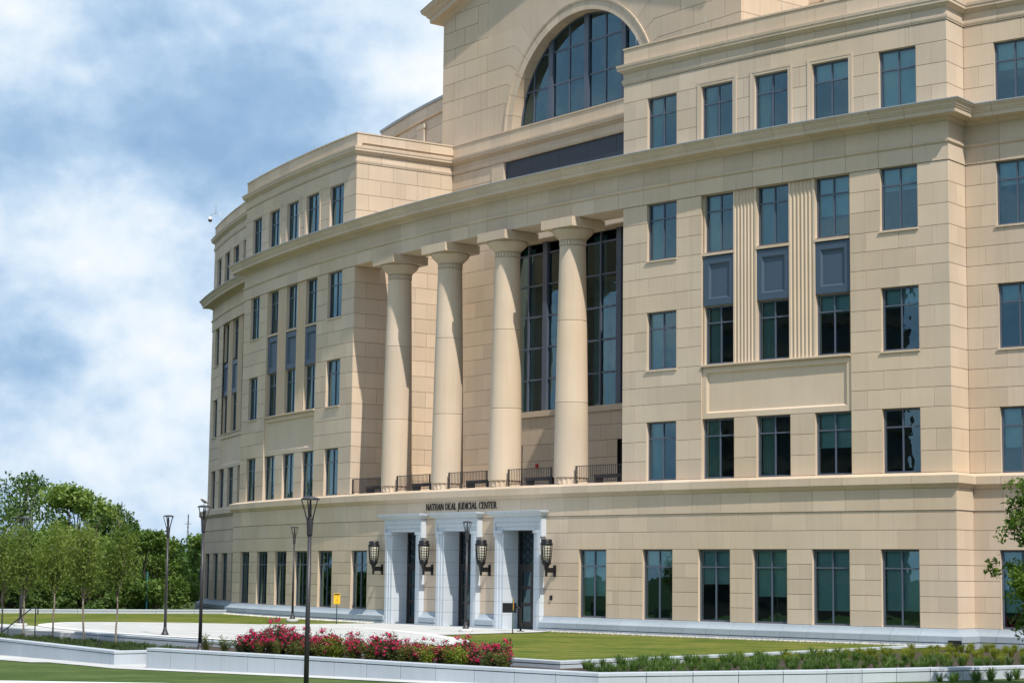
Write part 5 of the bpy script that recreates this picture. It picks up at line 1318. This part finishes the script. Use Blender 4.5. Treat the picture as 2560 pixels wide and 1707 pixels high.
def tufts(spots, meshes, z, label, group, seed):
    r = random.Random(seed)
    for x, y in spots:
        s_ = r.uniform(.68, 1.12); o = place('grass_tuft', r.choice(meshes), None, (x, y, z(x, y) if callable(z) else z), r.uniform(0, 6.28), s_); tag(o, label, 'grass tuft', group)
def lerp2(a, b, t): return (a[0]+(b[0]-a[0])*t, a[1]+(b[1]-a[1])*t)
rg = random.Random(11); green = []; yel = []
kerbL = lambda t: lerp2((29.3, -18.2), (24.4, 2.6), t); wallL = lambda t: lerp2((33.4, -21.0), (35.1, -14), t/.45) if t < .45 else lerp2((35.1, -14), (35.6, 3), (t-.45)/.55)
nr = 30
for i in range(nr):
    t = (i+.5)/nr; A, B = kerbL(t), wallL(t); w = math.hypot(B[0]-A[0], B[1]-A[1]); m_ = int(w/.92)
    for j in range(m_):
        f = (j+.6)/m_; x, y = lerp2(A, B, f); x += rg.uniform(-.13, .13); y += rg.uniform(-.13, .13)
        if y > 3.0: continue
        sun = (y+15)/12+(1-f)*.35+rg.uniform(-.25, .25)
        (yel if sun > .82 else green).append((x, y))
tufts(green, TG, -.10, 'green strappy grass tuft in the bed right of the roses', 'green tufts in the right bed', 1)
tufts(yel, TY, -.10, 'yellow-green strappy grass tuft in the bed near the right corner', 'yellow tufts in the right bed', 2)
gc = []
for i in range(64):
    t = i/63; x, y = lerp2((-4, -21.6), (14.2, -23.0), t)
    for dy, e in ((.25, .12), (.85, .25), (1.5, .25), (2.1, .25), (2.6, .2)):
        p = (x+rg.uniform(-.2, .2), y+dy+rg.uniform(-e, e))
        if p[1] < -19.95: gc.append(p)
V = []; F = []; nb_ = 0
for x, y in gc:
    me = rg.choice(TD); a_ = rg.uniform(0, 6.28); k_ = rg.uniform(.8, 1.2); co = np.empty(len(me.vertices)*3, np.float32); me.vertices.foreach_get('co', co); co = co.reshape(-1, 3)*k_
    V.append(np.stack([co[:, 0]*math.cos(a_)-co[:, 1]*math.sin(a_)+x, co[:, 0]*math.sin(a_)+co[:, 1]*math.cos(a_)+y, co[:, 2]*.85-.30], 1))
    F.append(np.array([tuple(p.vertices) for p in me.polygons])+nb_); nb_ += len(co)
tag(place('ground_cover', fast_mesh('ground_cover', np.concatenate(V), np.concatenate(F), BLADE_D)), 'dark grassy ground cover under the five young trees', 'ground cover', None, 'stuff')
tufts([(35.95+.5*rg.uniform(0, 1)+.35*k2, -12.5+.7*k) for k in range(12) for k2 in range(2)], TG, lambda x, y: -.36+.012*(y+20), 'grass tuft in front of the right planter wall, at the bottom edge', 'tufts before the right planter wall', 4)

# roses and small shrubs
def rose(seed):
    rnd = random.Random(seed); rg_ = np.random.default_rng(seed); m = MB(); C_ = []; fl = []
    for k in range(26):
        a = rnd.uniform(0, 2*pi); s_ = rnd.uniform(.08, .52); h = rnd.uniform(.40, 1.0)*(1-.35*s_)+(rnd.uniform(.1, .35) if rnd.random() < .16 else 0); e = (s_*math.cos(a), s_*math.sin(a), h); pts = limb(m, (s_*.2*math.cos(a), s_*.2*math.sin(a), 0), e, .008, .003, rnd, .12, 4)
        for p in pts[1:]: C_.append(np.array(p)+rg_.normal(0, .085, (22, 3)))
        if rnd.random() < .85:
            for q in range(rnd.randint(2, 7)): fl.append((e[0]+rnd.uniform(-.09, .09), e[1]+rnd.uniform(-.09, .09), e[2]+rnd.uniform(-.06, .07)))
        if rnd.random() < .5:
            a2 = rnd.uniform(0, 6.28); fl.append((.45*math.cos(a2), .45*math.sin(a2), rnd.uniform(.3, .7)))
    C_ = np.concatenate(C_); C_ = C_[C_[:, 2] > .03]; V, F = quads(C_, .052, 1.5, .2, rg_)
    fc = np.concatenate([np.array(p)+rg_.normal(0, .020, (13, 3)) for p in fl]); V2, F2 = quads(fc, .048, 1.0, .5, rg_)
    return fast_mesh('foliage', V, F, LEAF_ROSE), m.mesh('stems', DBARK), fast_mesh('blossoms', V2, F2, PETAL)
def shrub(seed, mat, R_=.32, H_=.55, n=900):
    rnd = random.Random(seed); rg_ = np.random.default_rng(seed); m = MB(); C_ = []
    for k in range(16):
        a = rnd.uniform(0, 2*pi); s_ = rnd.uniform(.2, 1)*R_; e = (s_*math.cos(a), s_*math.sin(a), H_*rnd.uniform(.6, 1.1)); pts = limb(m, (0, 0, 0), e, .006, .002, rnd, .15, 4)
        for p in pts[1:]: C_.append(np.array(p)+rg_.normal(0, .05, (n//64, 3)))
    C_ = np.concatenate(C_); C_ = C_[C_[:, 2] > .02]; V, F = quads(C_, .038, 1.5, .3, rg_); return fast_mesh('foliage', V, F, mat), m.mesh('stems', DBARK)
RM = [rose(50+k) for k in range(5)]
RP = []
for k in range(31):
    t = k/30; x, y = lerp2((18.6, -21.2), (28.6, -19.85), t); RP.append((x+rg.uniform(-.15, .15), y+rg.uniform(-.2, .2)+(.35 if k % 2 else -.15)))
for k, (x, y) in enumerate(RP):
    pos = 'leftmost rose bush of the pink row' if k == 0 else 'rightmost rose bush of the pink row, standing apart' if k == 30 else 'pink flowering rose bush in the row behind the planter wall'
    t = thing('rose_bush', pos, 'rose bush', (x, y, -.10), rg.uniform(0, 6.28), 'pink rose bushes'); s_ = rg.uniform(.86, 1.10)*(.74 if 1 <= k <= 5 else .64 if k < 15 else .60); t.scale = (s_*1.05, s_*1.05, s_)
    fo, st_, bl = RM[k % 5]; place('foliage', fo, t); place('stems', st_, t); place('blossoms', bl, t)
SL = [shrub(70+k, LEAF_LIME) for k in range(2)]; SS = [shrub(80+k, LEAF_SHRUB) for k in range(3)]
for k in range(20):
    t = k/19; x, y = lerp2((16.9, -21.7), (29.2, -20.5), t); lime = k in (9, 15, 16, 17)
    lb = 'bright lime-green shrub below the roses' if lime else 'small olive-green shrub below the roses'
    if k == 0: lb = 'first small shrub beside the bird lamp post'
    if k == 1: lb = 'second small shrub right of the bird lamp post'
    t_ = thing('small_shrub', lb, 'shrub', (x+rg.uniform(-.2, .2), y+rg.uniform(0, .3), -.10), rg.uniform(0, 6.28), 'lime shrubs below the roses' if lime else 'olive shrubs below the roses'); s_ = rg.uniform(.8, 1.1)*(.92 if lime else .78); t_.scale = (s_*1.15, s_*1.15, s_)
    fo, st_ = (SL[k % 2] if lime else SS[k % 3]); place('foliage', fo, t_); place('stems', st_, t_)

# ------------------------------------------------------------------ office block across the street (seen mirrored in the windows)
def office(loc, rz, W, D, floors, label):
    t = thing('office_block', label, 'building', loc, rz, 'office blocks across the street'); H = floors*3.6
    MB().box(-W/2, W/2, -D/2, D/2, 0, H+1).obj('wall', CONCB, t)
    gl = simple('office_glass', (.02, .025, .03), .15) if 'office_glass' not in MATS else MATS['office_glass']
    for k in range(floors):
        MB().box(-W/2+.6, W/2-.6, D/2, D/2+.06, k*3.6+1.3, k*3.6+3.0).obj('window_band', gl, t)
        MB().box(-W/2-.1, W/2+.1, D/2, D/2+.25, k*3.6+3.3, k*3.6+3.75).obj('ledge', CONCB, t)
office((-38, -118, -1.6), math.radians(-24), 46, 22, 9, 'brown office block mirrored in the upper right windows')
office((28, -150, -1.6), math.radians(-4), 36, 22, 6, 'lower brown office block mirrored in the middle windows')
